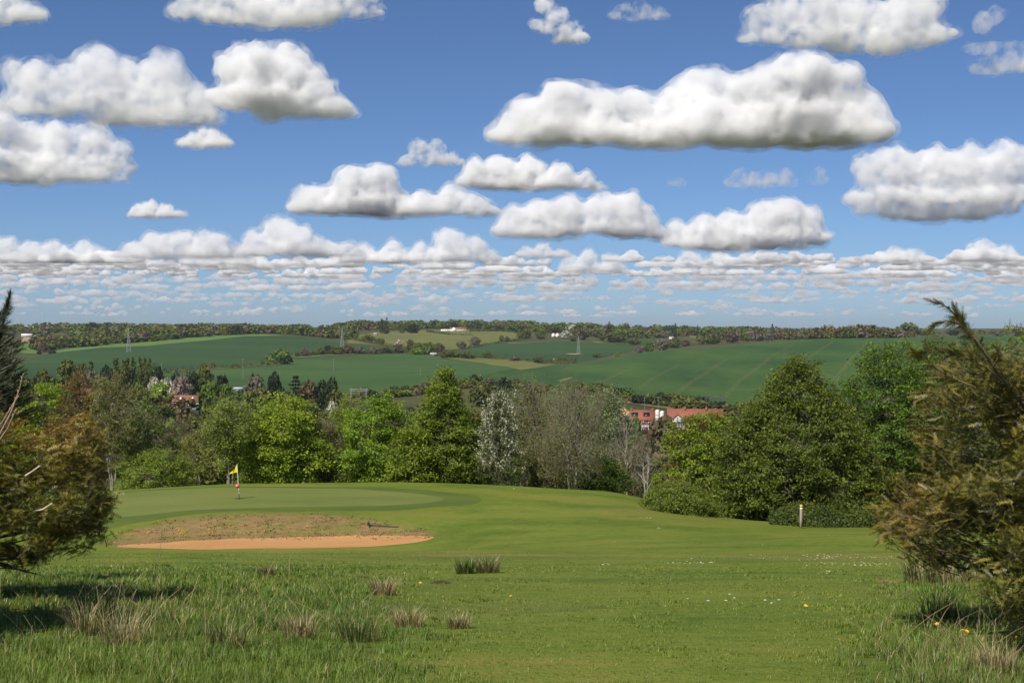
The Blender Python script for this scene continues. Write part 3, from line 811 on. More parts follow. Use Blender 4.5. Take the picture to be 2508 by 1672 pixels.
# ------------------------------------------------------------------ far trees: a few crowns of each kind, copied one by one
FT = {}
def far_arrays(kind, k):
    """leaf-card crown and trunk of unit height 1, radius 1"""
    key = (kind, k)
    if key in FT: return FT[key]
    cs = {'olive': ((0.119, 0.133, 0.031), (0.077, 0.092, 0.022)), 'green': ((0.126, 0.175, 0.031), (0.070, 0.112, 0.020)), 'dark': ((0.031, 0.048, 0.018), (0.018, 0.029, 0.013)),
          'brown': ((0.140, 0.105, 0.049), (0.092, 0.073, 0.036)), 'grey': ((0.189, 0.161, 0.119), (0.126, 0.109, 0.078)), 'white': ((0.588, 0.560, 0.504), (0.280, 0.266, 0.210)),
          'bright': ((0.203, 0.280, 0.035), (0.119, 0.182, 0.025)), 'red': ((0.140, 0.084, 0.056), (0.084, 0.056, 0.039)), 'pink': ((0.350, 0.266, 0.238), (0.210, 0.161, 0.133)),
          'willow': ((0.140, 0.161, 0.077), (0.084, 0.105, 0.049))}[kind.split('_')[0]]
    sh = kind.split('_')[1]
    n = {'round': 420, 'column': 300, 'cone': 300, 'cedar': 260}[sh]
    rng = np.random.default_rng(hash(sh) % 1 + len(kind) * 17 + k * 101)
    ph = rng.uniform(0, 6.28, 6)
    t = rng.uniform(0, 1, n * 3)
    if sh == 'cedar':
        lv = rng.integers(0, 6, n)
        t = .38 + lv * .11 + rng.normal(0, .012, n)
        R_ = np.array([.5, 1.0, .8, .95, .6, .35])[lv] * np.sqrt(rng.uniform(0, 1, n))
        az = rng.uniform(0, 6.28, n)
    else:
        s_ = {'round': 'egg', 'column': 'column', 'cone': 'cone'}[sh]
        t = t[rng.uniform(size=len(t)) < env(s_, t) + .05][:n]
        az = rng.uniform(0, 6.28, len(t))
        R_ = env(s_, t) * (1 - .4 * rng.uniform(size=len(t))**1.5) * (1 + .22 * np.sin(az * 2 + ph[0] + t * 6) + .18 * np.sin(az * 4 + ph[1] - t * 11))
    P = np.stack([np.cos(az) * R_, np.sin(az) * R_, .06 + t * .94], 1)
    out = np.stack([np.cos(az), np.sin(az), (t - .35) * 2.2], 1)
    Nn = unit(unit(out) * .7 + rng.normal(size=P.shape) * .65 + np.array([0, 0, .35]))
    b = np.clip(rng.normal(.5, .3, len(P)), 0, 1)[:, None]
    col = np.array(cs[0]) * b + np.array(cs[1]) * (1 - b)
    g = Geo()
    S = np.array([1, 1, .6]) if sh == 'round' else np.array([2.4, 2.4, .3]) if sh == 'column' else np.array([1, 1, .25])
    tt = unit(np.cross(Nn, rng.normal(size=P.shape))); bb = np.cross(Nn, tt)
    s = (.15 if sh != 'cedar' else .19) * rng.uniform(.6, 1.35, len(P))[:, None]
    V = np.stack([P - tt * s * S, P + bb * s * S * .8, P + tt * s * S, P - bb * s * S * .8], 1).reshape(-1, 3)
    g.add(V, np.arange(len(V)).reshape(-1, 4), None, np.repeat(col, 4, 0))
    gt = Geo()
    top = .9 if sh in ('cedar', 'cone') else .55
    bk = (.1, .085, .065) if kind.split('_')[0] not in ('grey', 'pink') else (.2, .17, .14)
    gt.tube([(0, 0, -.04)], [(0, 0, top)], .06, .02, 5, bk)
    for q in range(5):
        a = q * 1.3 + k
        gt.tube([(0, 0, .2 + q * .06)], [(math.cos(a) * .6, math.sin(a) * .6, .45 + q * .09)], .03, .01, 3, bk)
    FT[key] = (g.mesh('crown', mat_far), gt.mesh('trunk', mat_bark), g.arrays(), gt.arrays())
    return FT[key]


def far_tree(name, kind, pos, h, r, label, cat='tree', group=None, rz=None):
    k = R.randrange(3)
    cm, tm, _, _ = far_arrays(kind, k)
    root = thing(name, pos, label, cat, group, R.uniform(0, 6.28) if rz is None else rz)
    root.scale = (r, r, h)
    link('trunk', tm, root)
    link('crown', cm, root)
    return root


def far_px(name, kind, px, ytop, wpx, d, label, **kw):
    x, y, z = at(px, d)
    return far_tree(name, kind, (x, y, z), (row(z, d) - ytop) * d / F, wpx * d / F / 2, label, **kw)


# trees round the houses on the valley floor, left to right
VAL = [('silver_birch', 'olive_round', 168, 885, 52, 640, 'tall round olive birch right of the pine, left of the bungalow'),
       ('silver_birch', 'olive_round', 200, 893, 34, 650, 'narrow olive birch just right of the tall round birch'),
       ('valley_tree', 'olive_column', 223, 882, 12, 700, 'thin spire-shaped tree above the white bungalow'),
       ('valley_tree', 'grey_round', 218, 905, 44, 620, 'greyish leafless tree behind the white bungalow roof'),
       ('valley_tree', 'green_round', 132, 925, 34, 560, 'dark green round tree left of the white bungalow'),
       ('valley_tree', 'olive_round', 105, 905, 40, 640, 'olive tree close right of the pine at the left edge'),
       ('valley_tree', 'willow_round', 245, 910, 44, 600, 'pale olive tree right of the white bungalow'),
       ('holly_tree', 'dark_round', 263, 896, 36, 650, 'black-green evergreen at the left foot of the poplar row'),
       ('lombardy_poplar', 'olive_column', 284, 873, 15, 690, 'leftmost narrow poplar of the row in the valley'),
       ('lombardy_poplar', 'olive_column', 303, 880, 13, 690, 'second narrow poplar from the left in the valley row'),
       ('lombardy_poplar', 'olive_column', 312, 874, 13, 690, 'third narrow poplar from the left in the valley row'),
       ('lombardy_poplar', 'olive_column', 325, 873, 14, 690, 'fourth narrow poplar from the left in the valley row'),
       ('lombardy_poplar', 'olive_column', 343, 874, 13, 690, 'fifth narrow poplar from the left in the valley row'),
       ('lombardy_poplar', 'olive_column', 354, 875, 13, 690, 'sixth narrow poplar from the left in the valley row'),
       ('lombardy_poplar', 'olive_column', 366, 876, 13, 690, 'seventh narrow poplar from the left in the valley row'),
       ('lombardy_poplar', 'olive_column', 378, 888, 10, 690, 'short rightmost poplar of the valley row'),
       ('holly_tree', 'dark_round', 300, 905, 30, 660, 'dark evergreen below the second poplar'),
       ('holly_tree', 'dark_round', 322, 910, 34, 660, 'dark evergreen below the fourth poplar'),
       ('holly_tree', 'dark_round', 387, 898, 26, 660, 'dark evergreen at the right end of the poplar row'),
       ('cherry_tree', 'white_round', 378, 923, 36, 590, 'leftmost of three pale blossoming trees below the poplars'),
       ('cherry_tree', 'white_round', 408, 926, 36, 590, 'middle of three pale blossoming trees below the poplars'),
       ('cherry_tree', 'pink_round', 444, 920, 46, 590, 'largest and greyest of three blossoming trees below the poplars'),
       ('chestnut_tree', 'bright_round', 390, 938, 62, 560, 'bright green round tree in front of the pale blossoming trees'),
       ('holly_tree', 'dark_round', 432, 915, 44, 660, 'dark evergreen behind the pale blossoming trees'),
       ('holly_tree', 'dark_round', 468, 912, 44, 650, 'dark evergreen right of the largest blossoming tree'),
       ('valley_tree', 'olive_round', 500, 892, 40, 680, 'tall yellow-olive tree at the field edge above the dark round tree'),
       ('holly_tree', 'dark_round', 543, 920, 38, 640, 'dark evergreen right of the yellow-olive tree at the field edge'),
       ('chestnut_tree', 'green_round', 513, 938, 54, 560, 'dense dark green round tree right of the red roofed house'),
       ('valley_tree', 'green_round', 552, 942, 40, 590, 'dull green tree between the dense round tree and the grey shed'),
       ('valley_tree', 'brown_round', 440, 972, 80, 500, 'wide brown leafless tree in front of the red roofed house'),
       ('valley_tree', 'grey_round', 625, 918, 50, 680, 'round greyish bare tree above the railway masts'),
       ('pine_tree', 'dark_round', 672, 912, 36, 680, 'dense dark pine left of the flat-topped cedar'),
       ('cedar_tree', 'dark_cedar', 724, 918, 36, 680, 'flat-topped dark cedar with a bare trunk in the valley'),
       ('valley_tree', 'brown_round', 756, 930, 44, 690, 'brown-leaved tree right of the flat-topped cedar'),
       ('holly_tree', 'dark_round', 790, 932, 40, 690, 'dark evergreen between the brown-leaved tree and the darkest holly'),
       ('holly_tree', 'dark_round', 814, 926, 36, 690, 'darkest broad holly right of the cedar by the railway'),
       ('valley_tree', 'olive_round', 820, 955, 42, 600, 'round olive bush below the darkest holly'),
       ('valley_tree', 'olive_round', 350, 955, 44, 520, 'olive tree left of the bright green round tree'),
       ('valley_tree', 'green_round', 335, 935, 40, 590, 'small grey-green tree below the poplar row'),
       ('valley_tree', 'brown_round', 312, 945, 36, 560, 'low brown tree right of the tall pale-branched tree top'),
       ('valley_tree', 'olive_round', 640, 955, 70, 600, 'wide olive tree below the railway masts'),
       ('valley_tree', 'olive_round', 700, 960, 60, 590, 'dull olive tree below the flat-topped cedar'),
       ('valley_tree', 'white_round', 815, 985, 36, 560, 'small white-flowering bush below the round olive bush'),
       ('valley_tree', 'dark_round', 912, 957, 34, 760, 'dark bush right of the left railway gantry'),
       ('valley_tree', 'olive_round', 1112, 930, 30, 740, 'olive tree right of the top of the tallest pointed tree'),
       ('valley_tree', 'dark_round', 1236, 925, 36, 740, 'dark tree above the white blossom tree at the field foot'),
       ('valley_tree', 'olive_round', 1180, 938, 60, 720, 'wide olive tree at the field foot left of the dark tree'),
       ('valley_tree', 'green_round', 1556, 1020, 30, 500, 'small green tree in front of the red brick house'),
       ('valley_tree', 'brown_round', 1625, 1022, 90, 420, 'brown leafless tree below the white silos'),
       ('fir_tree', 'dark_cone', 1886, 957, 30, 420, 'small black fir behind the top left of the largest dark tree'),
       ('fir_tree', 'dark_cone', 1838, 972, 20, 430, 'smaller black fir left of the larger black fir'),
       ('fir_tree', 'dark_cone', 1822, 985, 22, 430, 'shortest black fir above the yellow-green maple'),
       ('valley_tree', 'olive_round', 60, 925, 50, 620, 'olive tree half hidden behind the pine at the left edge'),
       ('valley_tree', 'brown_round', 255, 950, 50, 540, 'brown tree below the right side of the white bungalow')]
for n, k, px, yt, w, d, lb in VAL: far_px(n, k, px, yt, w, d, lb)

# single trees and bushes along the hedges of the far hillside (column, base row, height px, width px, kind, nearest depth)
HILL = [(688, 892, 36, 58, 'green_round', 800), (642, 894, 14, 11, 'green_round', 800), (657, 894, 9, 9, 'olive_round', 800), (575, 899, 9, 16, 'olive_round', 800), (522, 902, 14, 12, 'olive_round', 800),
        (745, 872, 20, 22, 'grey_round', 900), (785, 868, 18, 18, 'olive_round', 900), (803, 866, 20, 20, 'dark_round', 900), (825, 868, 20, 32, 'olive_round', 900), (852, 866, 22, 28, 'brown_round', 900),
        (880, 866, 18, 22, 'grey_round', 900), (915, 866, 18, 24, 'grey_round', 900), (945, 864, 16, 26, 'brown_round', 900), (975, 864, 22, 22, 'brown_round', 900), (1005, 850, 12, 10, 'olive_round', 1200),
        (977, 848, 16, 18, 'white_round', 1400), (1005, 858, 26, 18, 'brown_round', 1200), (1022, 866, 26, 32, 'olive_round', 1200), (1048, 868, 30, 36, 'green_round', 1200), (1075, 862, 22, 24, 'brown_round', 1200),
        (1018, 868, 16, 30, 'bright_round', 1200), (1090, 876, 18, 26, 'olive_round', 1200), (1112, 876, 20, 34, 'green_round', 1200), (1145, 878, 16, 34, 'olive_round', 1200), (1193, 878, 18, 26, 'green_round', 1200),
        (1260, 884, 12, 26, 'grey_round', 1250), (1318, 888, 17, 26, 'olive_round', 1250), (1385, 890, 15, 48, 'olive_round', 1250), (1357, 886, 8, 14, 'white_round', 1250), (1462, 875, 11, 22, 'olive_round', 1500), (1512, 872, 10, 15, 'bright_round', 1250),
        (1130, 853, 18, 24, 'grey_round', 1500), (1163, 846, 22, 26, 'grey_round', 1500), (1228, 836, 14, 12, 'olive_round', 1500), (1242, 836, 12, 12, 'olive_round', 1500), (1283, 828, 24, 36, 'olive_round', 1500), (1325, 830, 20, 26, 'olive_round', 1500),
        (868, 820, 22, 15, 'dark_round', 1500), (852, 822, 18, 22, 'dark_round', 1500), (870, 830, 14, 14, 'green_round', 1500), (902, 837, 18, 30, 'olive_round', 1500), (930, 842, 14, 26, 'olive_round', 1500), (945, 818, 15, 14, 'brown_round', 1700), (984, 816, 14, 12, 'olive_round', 1700), (1010, 816, 22, 30, 'dark_round', 1700),
        (1400, 812, 18, 24, 'white_round', 1700), (1385, 829, 20, 24, 'white_round', 1500), (1425, 832, 28, 30, 'brown_round', 1600), (1405, 836, 14, 20, 'olive_round', 1600), (1510, 838, 26, 52, 'olive_round', 1700), (1555, 845, 16, 30, 'olive_round', 1700), (1480, 834, 12, 24, 'olive_round', 1700),
        (1590, 862, 26, 24, 'green_round', 1440), (1566, 864, 20, 22, 'grey_round', 1440), (1622, 858, 28, 34, 'grey_round', 1440), (1652, 852, 24, 30, 'olive_round', 1440), (1680, 848, 16, 20, 'red_round', 1480),
        (1745, 842, 22, 40, 'olive_round', 1520), (1790, 840, 28, 34, 'red_round', 1560), (2225, 826, 36, 56, 'olive_round', 1740), (2262, 822, 12, 20, 'olive_round', 1780), (2445, 824, 14, 22, 'grey_round', 1780), (2495, 824, 24, 34, 'grey_round', 1760), (2335, 822, 14, 26, 'dark_round', 1800),
        (105, 862, 20, 24, 'red_round', 1200), (128, 866, 8, 20, 'dark_round', 1200), (96, 868, 8, 10, 'dark_round', 1200)]
names = {'green': 'green', 'olive': 'olive', 'grey': 'greyish bare', 'brown': 'brown', 'dark': 'dark evergreen', 'white': 'white-flowering', 'bright': 'bright green', 'red': 'reddish brown'}
zones = [(0, 720, 'along the left wheat field'), (720, 960, 'along the hedge below the middle pylon'), (960, 1170, 'in the hedges below the long white farmhouse'), (1170, 1450, 'round the pylon field below the white gabled house'), (1450, 1720, 'along the shoulder of the striped hill field'), (1720, 2600, 'on the skyline of the striped hill field')]
cnt = {}
for px, by, hp, wp, k, dm in sorted(HILL):
    x, y, z = hit(px, by, dm)
    c = k.split('_')[0]
    zn = [q[2] for q in zones if q[0] <= px < q[1]][0]
    i = cnt.get((c, zn), 0); cnt[(c, zn)] = i + 1
    far_tree('hedgerow_tree', k, (x, y, z), hp * y / F, wp * y / F / 2, '%s %s tree from the left %s' % (ordinal(i), names[c], zn), group='single trees on the far hillside')

# woods on the skyline and the scrub on the valley floor: masses nobody could count
def wood(name, spots, label):
    g, gt = Geo(), Geo()
    for (x, y, z, h, r, kind, k) in spots:
        _, _, (V, Q, T, K), (V2, Q2, T2, K2) = far_arrays(kind, k)
        a = R.uniform(0, 6.28)
        ca, sa = math.cos(a), math.sin(a)
        M = np.array([[ca * r, sa * r, 0], [-sa * r, ca * r, 0], [0, 0, h]])
        thin = 4 if y > 900 else 3                           # fewer, larger leaf masses with distance
        Vq = V.reshape(-1, 4, 3)[k % thin::thin]; cq = Vq.mean(1, keepdims=True)
        Vq = (cq + (Vq - cq) * (1.6 if thin == 4 else 1.45)).reshape(-1, 3)
        g.add(Vq @ M + np.array((x, y, z)), np.arange(len(Vq)).reshape(-1, 4), None, K.reshape(-1, 4, 3)[k % thin::thin].reshape(-1, 3) * R.uniform(.85, 1.2))
        gt.add(V2[:10] @ M + np.array((x, y, z)), Q2[:5], None, K2[:10])
    o = link(name, g.mesh(name, mat_far))
    tag(o, label, 'wood', kind='stuff')
    b = link('trunks', gt.mesh('trunks', mat_bark), o)
    b['kind'] = 'stuff'
    return o


def belt(x0, x1, base, top, n, mix, dmin, depth=160, wm=(13, 22)):
    """crowns along a base line (column -> row), reaching up to a top line, a few rows deep"""
    out = []
    for i in range(n):
        px = R.uniform(x0, x1)
        by = np.interp(px, *zip(*base)); ty = np.interp(px, *zip(*top))
        x, y, z = hit(px, by, dmin)
        u = R.random()**1.3
        y2 = y + u * depth
        x2 = (px - CX) / F * y2
        z2 = gz(x2, y2)
        hmax = max(5.0, (row(z2, y2) - ty) * y2 / F)
        h = min(hmax, 15) * R.uniform(.72, 1.04) if u > .25 else min(hmax, 15) * R.uniform(.4, .95)
        out.append((x2, y2, z2, h, R.uniform(*wm) / 2 * min(1, h / 9), R.choice(mix), R.randrange(3)))
    return out


MIX1 = ['olive_round'] * 11 + ['brown_round'] * 3 + ['green_round'] * 4 + ['dark_round', 'grey_round']
MIX2 = ['olive_round'] * 8 + ['green_round'] * 5 + ['brown_round'] * 1 + ['dark_round'] * 2
MIX3 = ['brown_round'] * 4 + ['grey_round'] * 4 + ['red_round'] * 1 + ['olive_round'] * 6 + ['green_round']
wood('skyline_wood', belt(90, 860, [(90, 862), (140, 855), (300, 842), (420, 832), (560, 821), (700, 819), (860, 832)], [(90, 815), (150, 800), (300, 792), (560, 792), (700, 794), (860, 790)], 260, MIX1, 1000, 200),
     'mixed olive and brown wood along the top of the left wheat field')
wood('skyline_wood', belt(-60, 620, [(-60, 822), (60, 822), (300, 812), (620, 806)], [(-60, 795), (100, 791), (300, 790), (620, 792)], 150, MIX1, 1900, 500, (16, 28)), 'far wood on the skyline at the left behind the wheat field wood')
wood('skyline_wood', belt(820, 1460, [(820, 812), (930, 810), (1100, 804), (1270, 809), (1340, 816), (1460, 822)], [(820, 791), (900, 780), (1000, 778), (1100, 776), (1250, 772), (1380, 780), (1460, 792)], 250, MIX2 + MIX1, 1800, 350, (14, 24)),
     'highest wood on the skyline behind the long white farmhouse')
wood('skyline_wood', belt(1440, 1900, [(1440, 826), (1600, 828), (1700, 822), (1900, 832)], [(1440, 795), (1520, 790), (1700, 799), (1900, 798)], 190, MIX2 + MIX1, 1750, 420, (13, 22)), 'mixed wood on the skyline right of the white gabled house')
wood('skyline_wood', belt(1720, 2240, [(1720, 843), (1800, 837), (1900, 833), (2050, 829), (2240, 827)], [(1720, 822), (1800, 808), (1900, 800), (2000, 795), (2100, 792), (2200, 804), (2240, 812)], 210, MIX3, 1560, 260, (10, 18)), 'brown and grey leafless wood on top of the striped hill field')
wood('skyline_wood', belt(2200, 2600, [(2200, 820), (2600, 818)], [(2200, 808), (2400, 806), (2600, 804)], 60, MIX1, 1900, 900, (14, 24)), 'thin far line of trees on the skyline at the right edge')
for i, (px, yt, h, w) in enumerate(((935, 779, 9, 13), (947, 776, 10, 13), (1492, 787, 12, 18), (1654, 790, 12, 10), (1708, 795, 11, 7), (1892, 792, 10, 12), (262, 792, 14, 16))):
    d = 2150
    x, y, z = at(px, d)
    far_tree('conifer', 'dark_cone', (x, y, z), (row(z, d) - yt) * d / F, w * d / F / 2, '%s dark conifer from the left standing out of the skyline woods' % ordinal([1, 2, 3, 4, 5, 6, 0][i]), group='conifers on the skyline')
# scrub and woodland filling the valley between the tree belt and the railway
def scrub(x0, x1, d0, d1, n, mix, hh, rr, avoid=()):
    out = []
    while len(out) < n:
        px, d = R.uniform(x0, x1), math.exp(R.uniform(math.log(d0), math.log(d1)))
        if any(a <= px <= b and c <= d <= e for a, b, c, e in avoid): continue
        x, y, z = at(px, d)
        out.append((x, y, z, R.uniform(*hh), R.uniform(*rr), R.choice(mix), R.randrange(3)))
    return out
AV = [(1495, 1790, 430, 640), (190, 275, 500, 560), (420, 500, 500, 590)]
SM = ['olive_round'] * 6 + ['willow_round'] * 3 + ['green_round'] * 3 + ['brown_round'] * 4 + ['grey_round'] * 2 + ['dark_round']
wood('valley_wood', scrub(-150, 640, 200, 560, 170, SM, (4.5, 7.5), (2.6, 4.6), AV), 'dull olive scrub woodland on the valley floor round the bungalow')
wood('valley_wood', scrub(560, 1240, 230, 640, 190, SM, (6.5, 10), (3, 5.2), AV), 'dull olive woodland on the valley floor behind the maples')
wood('valley_wood', scrub(1150, 1520, 210, 620, 110, SM, (6.5, 10.5), (3, 5), AV), 'olive and brown woodland behind the blossom tree and willows')
wood('valley_wood', scrub(1480, 1800, 150, 400, 90, ['brown_round', 'grey_round', 'olive_round'], (4, 6.5), (2.2, 4), AV), 'brown scrub on the slope in front of the building site')
wood('valley_wood', scrub(1780, 2650, 140, 560, 120, SM, (5, 8), (3, 5), AV), 'woodland hidden behind the big dark trees at the right')
rs = []
for _ in range(210):
    k = R.randrange(1, 11)
    q = np.array(rl[k]) + (np.array(rl[k + 1]) - np.array(rl[k])) * R.random()
    x, y = q[0] + R.uniform(-6, 6), q[1] + R.choice((R.uniform(-19, -11), R.uniform(4, 14)))
    rs.append((x, y, gz(x, y), R.uniform(2, 6), R.uniform(2.2, 5), R.choice(['brown_round', 'olive_round', 'olive_round', 'olive_round', 'green_round', 'dark_round']), R.randrange(3)))
wood('railway_scrub', rs, 'brown and olive bushes along the railway bank')
# hedgerows
HD = [([(395, 915), (520, 904), (600, 899), (690, 893)], 800, 1.2, 1.6, 900, 'thin hedge below the left wheat field'),
      ([(720, 872), (790, 867), (870, 866), (960, 864), (1070, 863)], 900, 4.5, 3.6, 2600, 'brown and olive hedge below the middle pylon'),
      ([(1060, 866), (1110, 876), (1200, 879), (1290, 886), (1345, 889), (1410, 890)], 1200, 5.5, 4.0, 2400, 'thick hedge along the foot of the pylon field'),
      ([(1130, 856), (1200, 843), (1262, 834), (1300, 829)], 1500, 3, 2.2, 1000, 'dark hedge between the hill pasture and the pylon field'),
      ([(860, 832), (930, 846), (1000, 855), (1060, 860)], 1400, 6, 3.5, 1800, 'bushy hedge between the wheat field and the hill pasture'),
      ([(1470, 830), (1520, 838), (1560, 846)], 1700, 8, 5.0, 1400, 'dark hedge above the right end of the pylon field'),
      ([(1045, 813), (1100, 820), (1160, 822)], 1700, 3, 2.6, 900, 'clipped dark hedge in front of the long white farmhouse'),
      ([(1150, 812), (1230, 812), (1290, 816)], 1750, 3, 2.6, 1800, 'dark hedge right of the long white farmhouse')]
for pts, dm, wd, ht, n, lb in HD:
    P = [hit(x, y, dm) for x, y in pts]
    dk = 'dark' in lb
    o = link('hedgerow', hedge_geo(P, wd, ht, n, .75, (.045, .065, .022) if dk else (.12, .11, .04), (.028, .04, .015) if dk else (.07, .072, .028), len(lb), .35).mesh('hedgerow', mat_far))
    tag(o, lb, 'hedge', 'hedges on the far hillside')

# ------------------------------------------------------------------ buildings
M_WHITE = paint('white render', (.78, .76, .71), .7, .06, 1.5)
M_BRICK = paint('red brick', (.23, .085, .06), .85, .2, 4.0)
M_TILE = paint('red clay tiles', (.24, .082, .05), .8, .2, 3.0, bump=.3)
M_TILEO = paint('old brown-red tiles', (.24, .105, .07), .85, .25, 2.0)
M_GLASS = paint('dark window glass', (.02, .025, .03), .15, .2, 1.0, .5)
M_FRAME = paint('white window frame', (.8, .8, .78), .5, .04, 3.0)
M_TIMB = paint('raw roof timber', (.62, .46, .22), .8, .15, 4.0)
M_GREY = paint('weathered grey boards', (.36, .35, .33), .85, .2, 2.0)
M_STEEL = paint('galvanised steel', (.33, .34, .35), .5, .15, 3.0, .4, .4)
M_DARKST = paint('dark steel', (.12, .12, .125), .6, .15, 3.0, .4, .3)
M_SOLAR = paint('solar panel', (.012, .014, .022), .2, .2, 2.0, .5)
M_SILO = paint('silo white paint', (.74, .73, .68), .5, .08, 1.0)
M_RED = paint('red paint', (.5, .05, .04), .5, .1, 2.0)


def part(name, g, mat, parent, smooth=False):
    return link(name, g.mesh(name, mat, smooth), parent)


def slab_roof(w, dp, eh, rh, o=.35, th=.22):
    """gable roof, ridge along x, as one thick folded slab"""
    s = rh / (dp / 2)
    c = [(-dp / 2 - o, eh - o * s), (0, eh + rh), (dp / 2 + o, eh - o * s)]
    ring = [(y, z + th) for y, z in c] + [(y, z) for y, z in c[::-1]]
    V = [(x, y, z) for x in (-w / 2 - o, w / 2 + o) for y, z in ring]
    q = [(i, (i + 1) % 6, 6 + (i + 1) % 6, 6 + i) for i in range(6)] + [(0, 5, 4, 1), (1, 4, 3, 2), (6, 7, 10, 11), (7, 8, 9, 10)]
    g = Geo(); g.add(V, q)
    return g


def gable_wall(w, dp, eh, rh):
    s = [(-dp / 2, -1.0), (dp / 2, -1.0), (dp / 2, eh), (0, eh + rh - .03), (-dp / 2, eh)]
    V = [(x, y, z) for x in (-w / 2, w / 2) for y, z in s]
    q = [(i, (i + 1) % 5, 5 + (i + 1) % 5, 5 + i) for i in range(5)]
    g = Geo(); g.add(V, q, [(0, 2, 1), (0, 4, 2), (4, 3, 2), (5, 6, 7), (5, 7, 9), (9, 7, 8)])
    return g


def window(parent, x, z, w, h, y, n=2):
    g = Geo(); g.box(x - w / 2, x + w / 2, y - .09, y + .1, z - h / 2, z + h / 2)
    fr = part('window', g, M_FRAME, parent)
    pw = (w - .12 * (n + 1)) / n
    for k in range(n):
        g = Geo(); x0 = x - w / 2 + .12 + k * (pw + .12)
        g.box(x0, x0 + pw, y - .12, y - .05, z - h / 2 + .12, z + h / 2 - .12)
        part('pane', g, M_GLASS, fr)


def house(name, pos, w, dp, eh, rh, label, wm, rm, rz=0.0, wins=(), chim=(), cat='house', door=None):
    root = thing(name, pos, label, cat, rz=rz)
    part('wall', gable_wall(w, dp, eh, rh), wm, root)
    rf = part('roof', slab_roof(w, dp, eh, rh), rm, root)
    for c in chim:
        g = Geo(); g.box(c - .45, c + .45, -.4, .4, eh + rh - .6, eh + rh + 1.0); g.box(c - .52, c + .52, -.47, .47, eh + rh + 1.0, eh + rh + 1.15)
        part('chimney', g, M_BRICK, rf)
    for (x, z, ww, hh) in wins: window(root, x, z, ww, hh, -dp / 2)
    if door:
        g = Geo(); g.box(door - .5, door + .5, -dp / 2 - .08, -dp / 2 + .05, 0, 2.1); part('door', g, M_GREY, root)
    return root


def base_at(px, d, zrow=None):
    x, y, z = at(px, d)
    return (x, y, z if zrow is None else -(zrow - HY) / F * d)


D1 = 555
# red brick house with two solar panels
b = base_at(1573, D1)
eh = -(1026 - HY) / F * D1 - b[2]
hb = house('brick_house', b, 9.4, 8, eh, 3.4, 'red brick house with two dark solar panels on its red roof', M_BRICK, M_TILE, math.radians(-6),
           [(.5, eh - 1.0, 1.3, 1.2), (3.1, eh - 1.0, 1.3, 1.2), (-3.0, eh - 1.0, 1.3, 1.2), (.5, eh - 3.7, 1.3, 1.2), (3.1, eh - 3.7, 1.3, 1.2)], (-4.1, 4.1), door=-1)
for x in (-2.9, 1.7):
    sl = math.atan2(3.4, 4)
    g = Geo(); g.box(-1.25, 1.25, -1.05, 1.05, 0, .08)
    o = part('solar_panel', g, M_SOLAR, hb); o.location = (x, -2.0, eh + 1.7 + .3); o.rotation_euler = (sl, 0, 0)
# house with bare timber hipped roof and scaffold
b = base_at(1524, 565)
eh2 = -(1018 - HY) / F * 565 - b[2]
r2 = thing('unfinished_house', b, 'half-built house with pale bare timber hipped roof left of the brick house', 'house', rz=.5)
g = Geo(); g.box(-3.6, 3.6, -3.4, 3.4, -1, eh2); part('wall', g, M_BRICK, r2)
g = Geo(); g.add([(-4, -3.8, eh2 + .003), (4, -3.8, eh2 + .003), (4, 3.8, eh2 + .003), (-4, 3.8, eh2 + .003), (-.6, 0, eh2 + 3.3), (.6, 0, eh2 + 3.3)], [(0, 1, 5, 4), (2, 3, 4, 5)], [(1, 2, 5), (3, 0, 4), (0, 2, 1), (0, 3, 2)])
rf = part('roof', g, M_TIMB, r2)
for k in range(-6, 7):
    g = Geo(); xt = k * .1
    g.tube([(k * .6, -3.78, eh2 + .06)], [(xt, -.02, eh2 + 3.34)], .06, .06, 4); part('rafter', g, M_TIMB, rf)
sf = thing('scaffold', (b[0], b[1] - 4.6, b[2]), 'grey scaffold in front of the half-built house', 'scaffold', rz=.5)
for lv in (1.8, 3.6, 5.2):
    g = Geo(); g.box(-4.6, 4.6, -.6, .6, lv, lv + .12); part('deck', g, M_GREY, sf)
for k in range(6):
    for yy in (-.55, .55):
        g = Geo(); g.tube([(-4.5 + 1.8 * k, yy, -1)], [(-4.5 + 1.8 * k, yy, 6.4)], .07, .07, 5); part('pole', g, M_STEEL, sf)
# long red roofed terrace with projecting gable
b = base_at(1702, 560)
eh3 = -(1024 - HY) / F * 560 - b[2]
r3 = house('terrace', b, 21.5, 9, eh3, 3.6, 'long building with plain red tiled roof and projecting gable right of the silos', M_BRICK, M_TILE, math.radians(-4), cat='building')
wg = gable_wall(7, 6, eh3 - .6, 2.6); V = np.concatenate(wg.V)
for nm, gg, mt in (('gable_wing', gable_wall(7.6, 6, eh3 - .6, 2.7), M_GREY), ('gable_roof', slab_roof(7.6, 6, eh3 - .6, 2.7), M_TILE)):
    o = part(nm, gg, mt, r3); o.rotation_euler = (0, 0, math.pi / 2); o.location = (-7.2, -4.6, .004)
for x in (-1.5, 3.5): 
    g = Geo(); g.prism([(x - 1.3, eh3 + .3), (x + 1.3, eh3 + .3), (x, eh3 + 1.9)], -4.3, -.8); part('dormer', g, M_TILE, r3)
    g = Geo(); g.box(x - .5, x + .5, -4.36, -4.25, eh3 + .45, eh3 + 1.15); part('window', g, M_GLASS, r3)
for x in (-4, 4.5):
    g = Geo(); g.box(x - .4, x + .4, -.9, -.2, eh3 + 2.6, eh3 + 4.4); part('chimney', g, M_BRICK, r3)
sf = thing('scaffold', (b[0] - 8.2, b[1] - 9.2, b[2]), 'grey scaffold in front of the gable of the long red roofed building', 'scaffold')
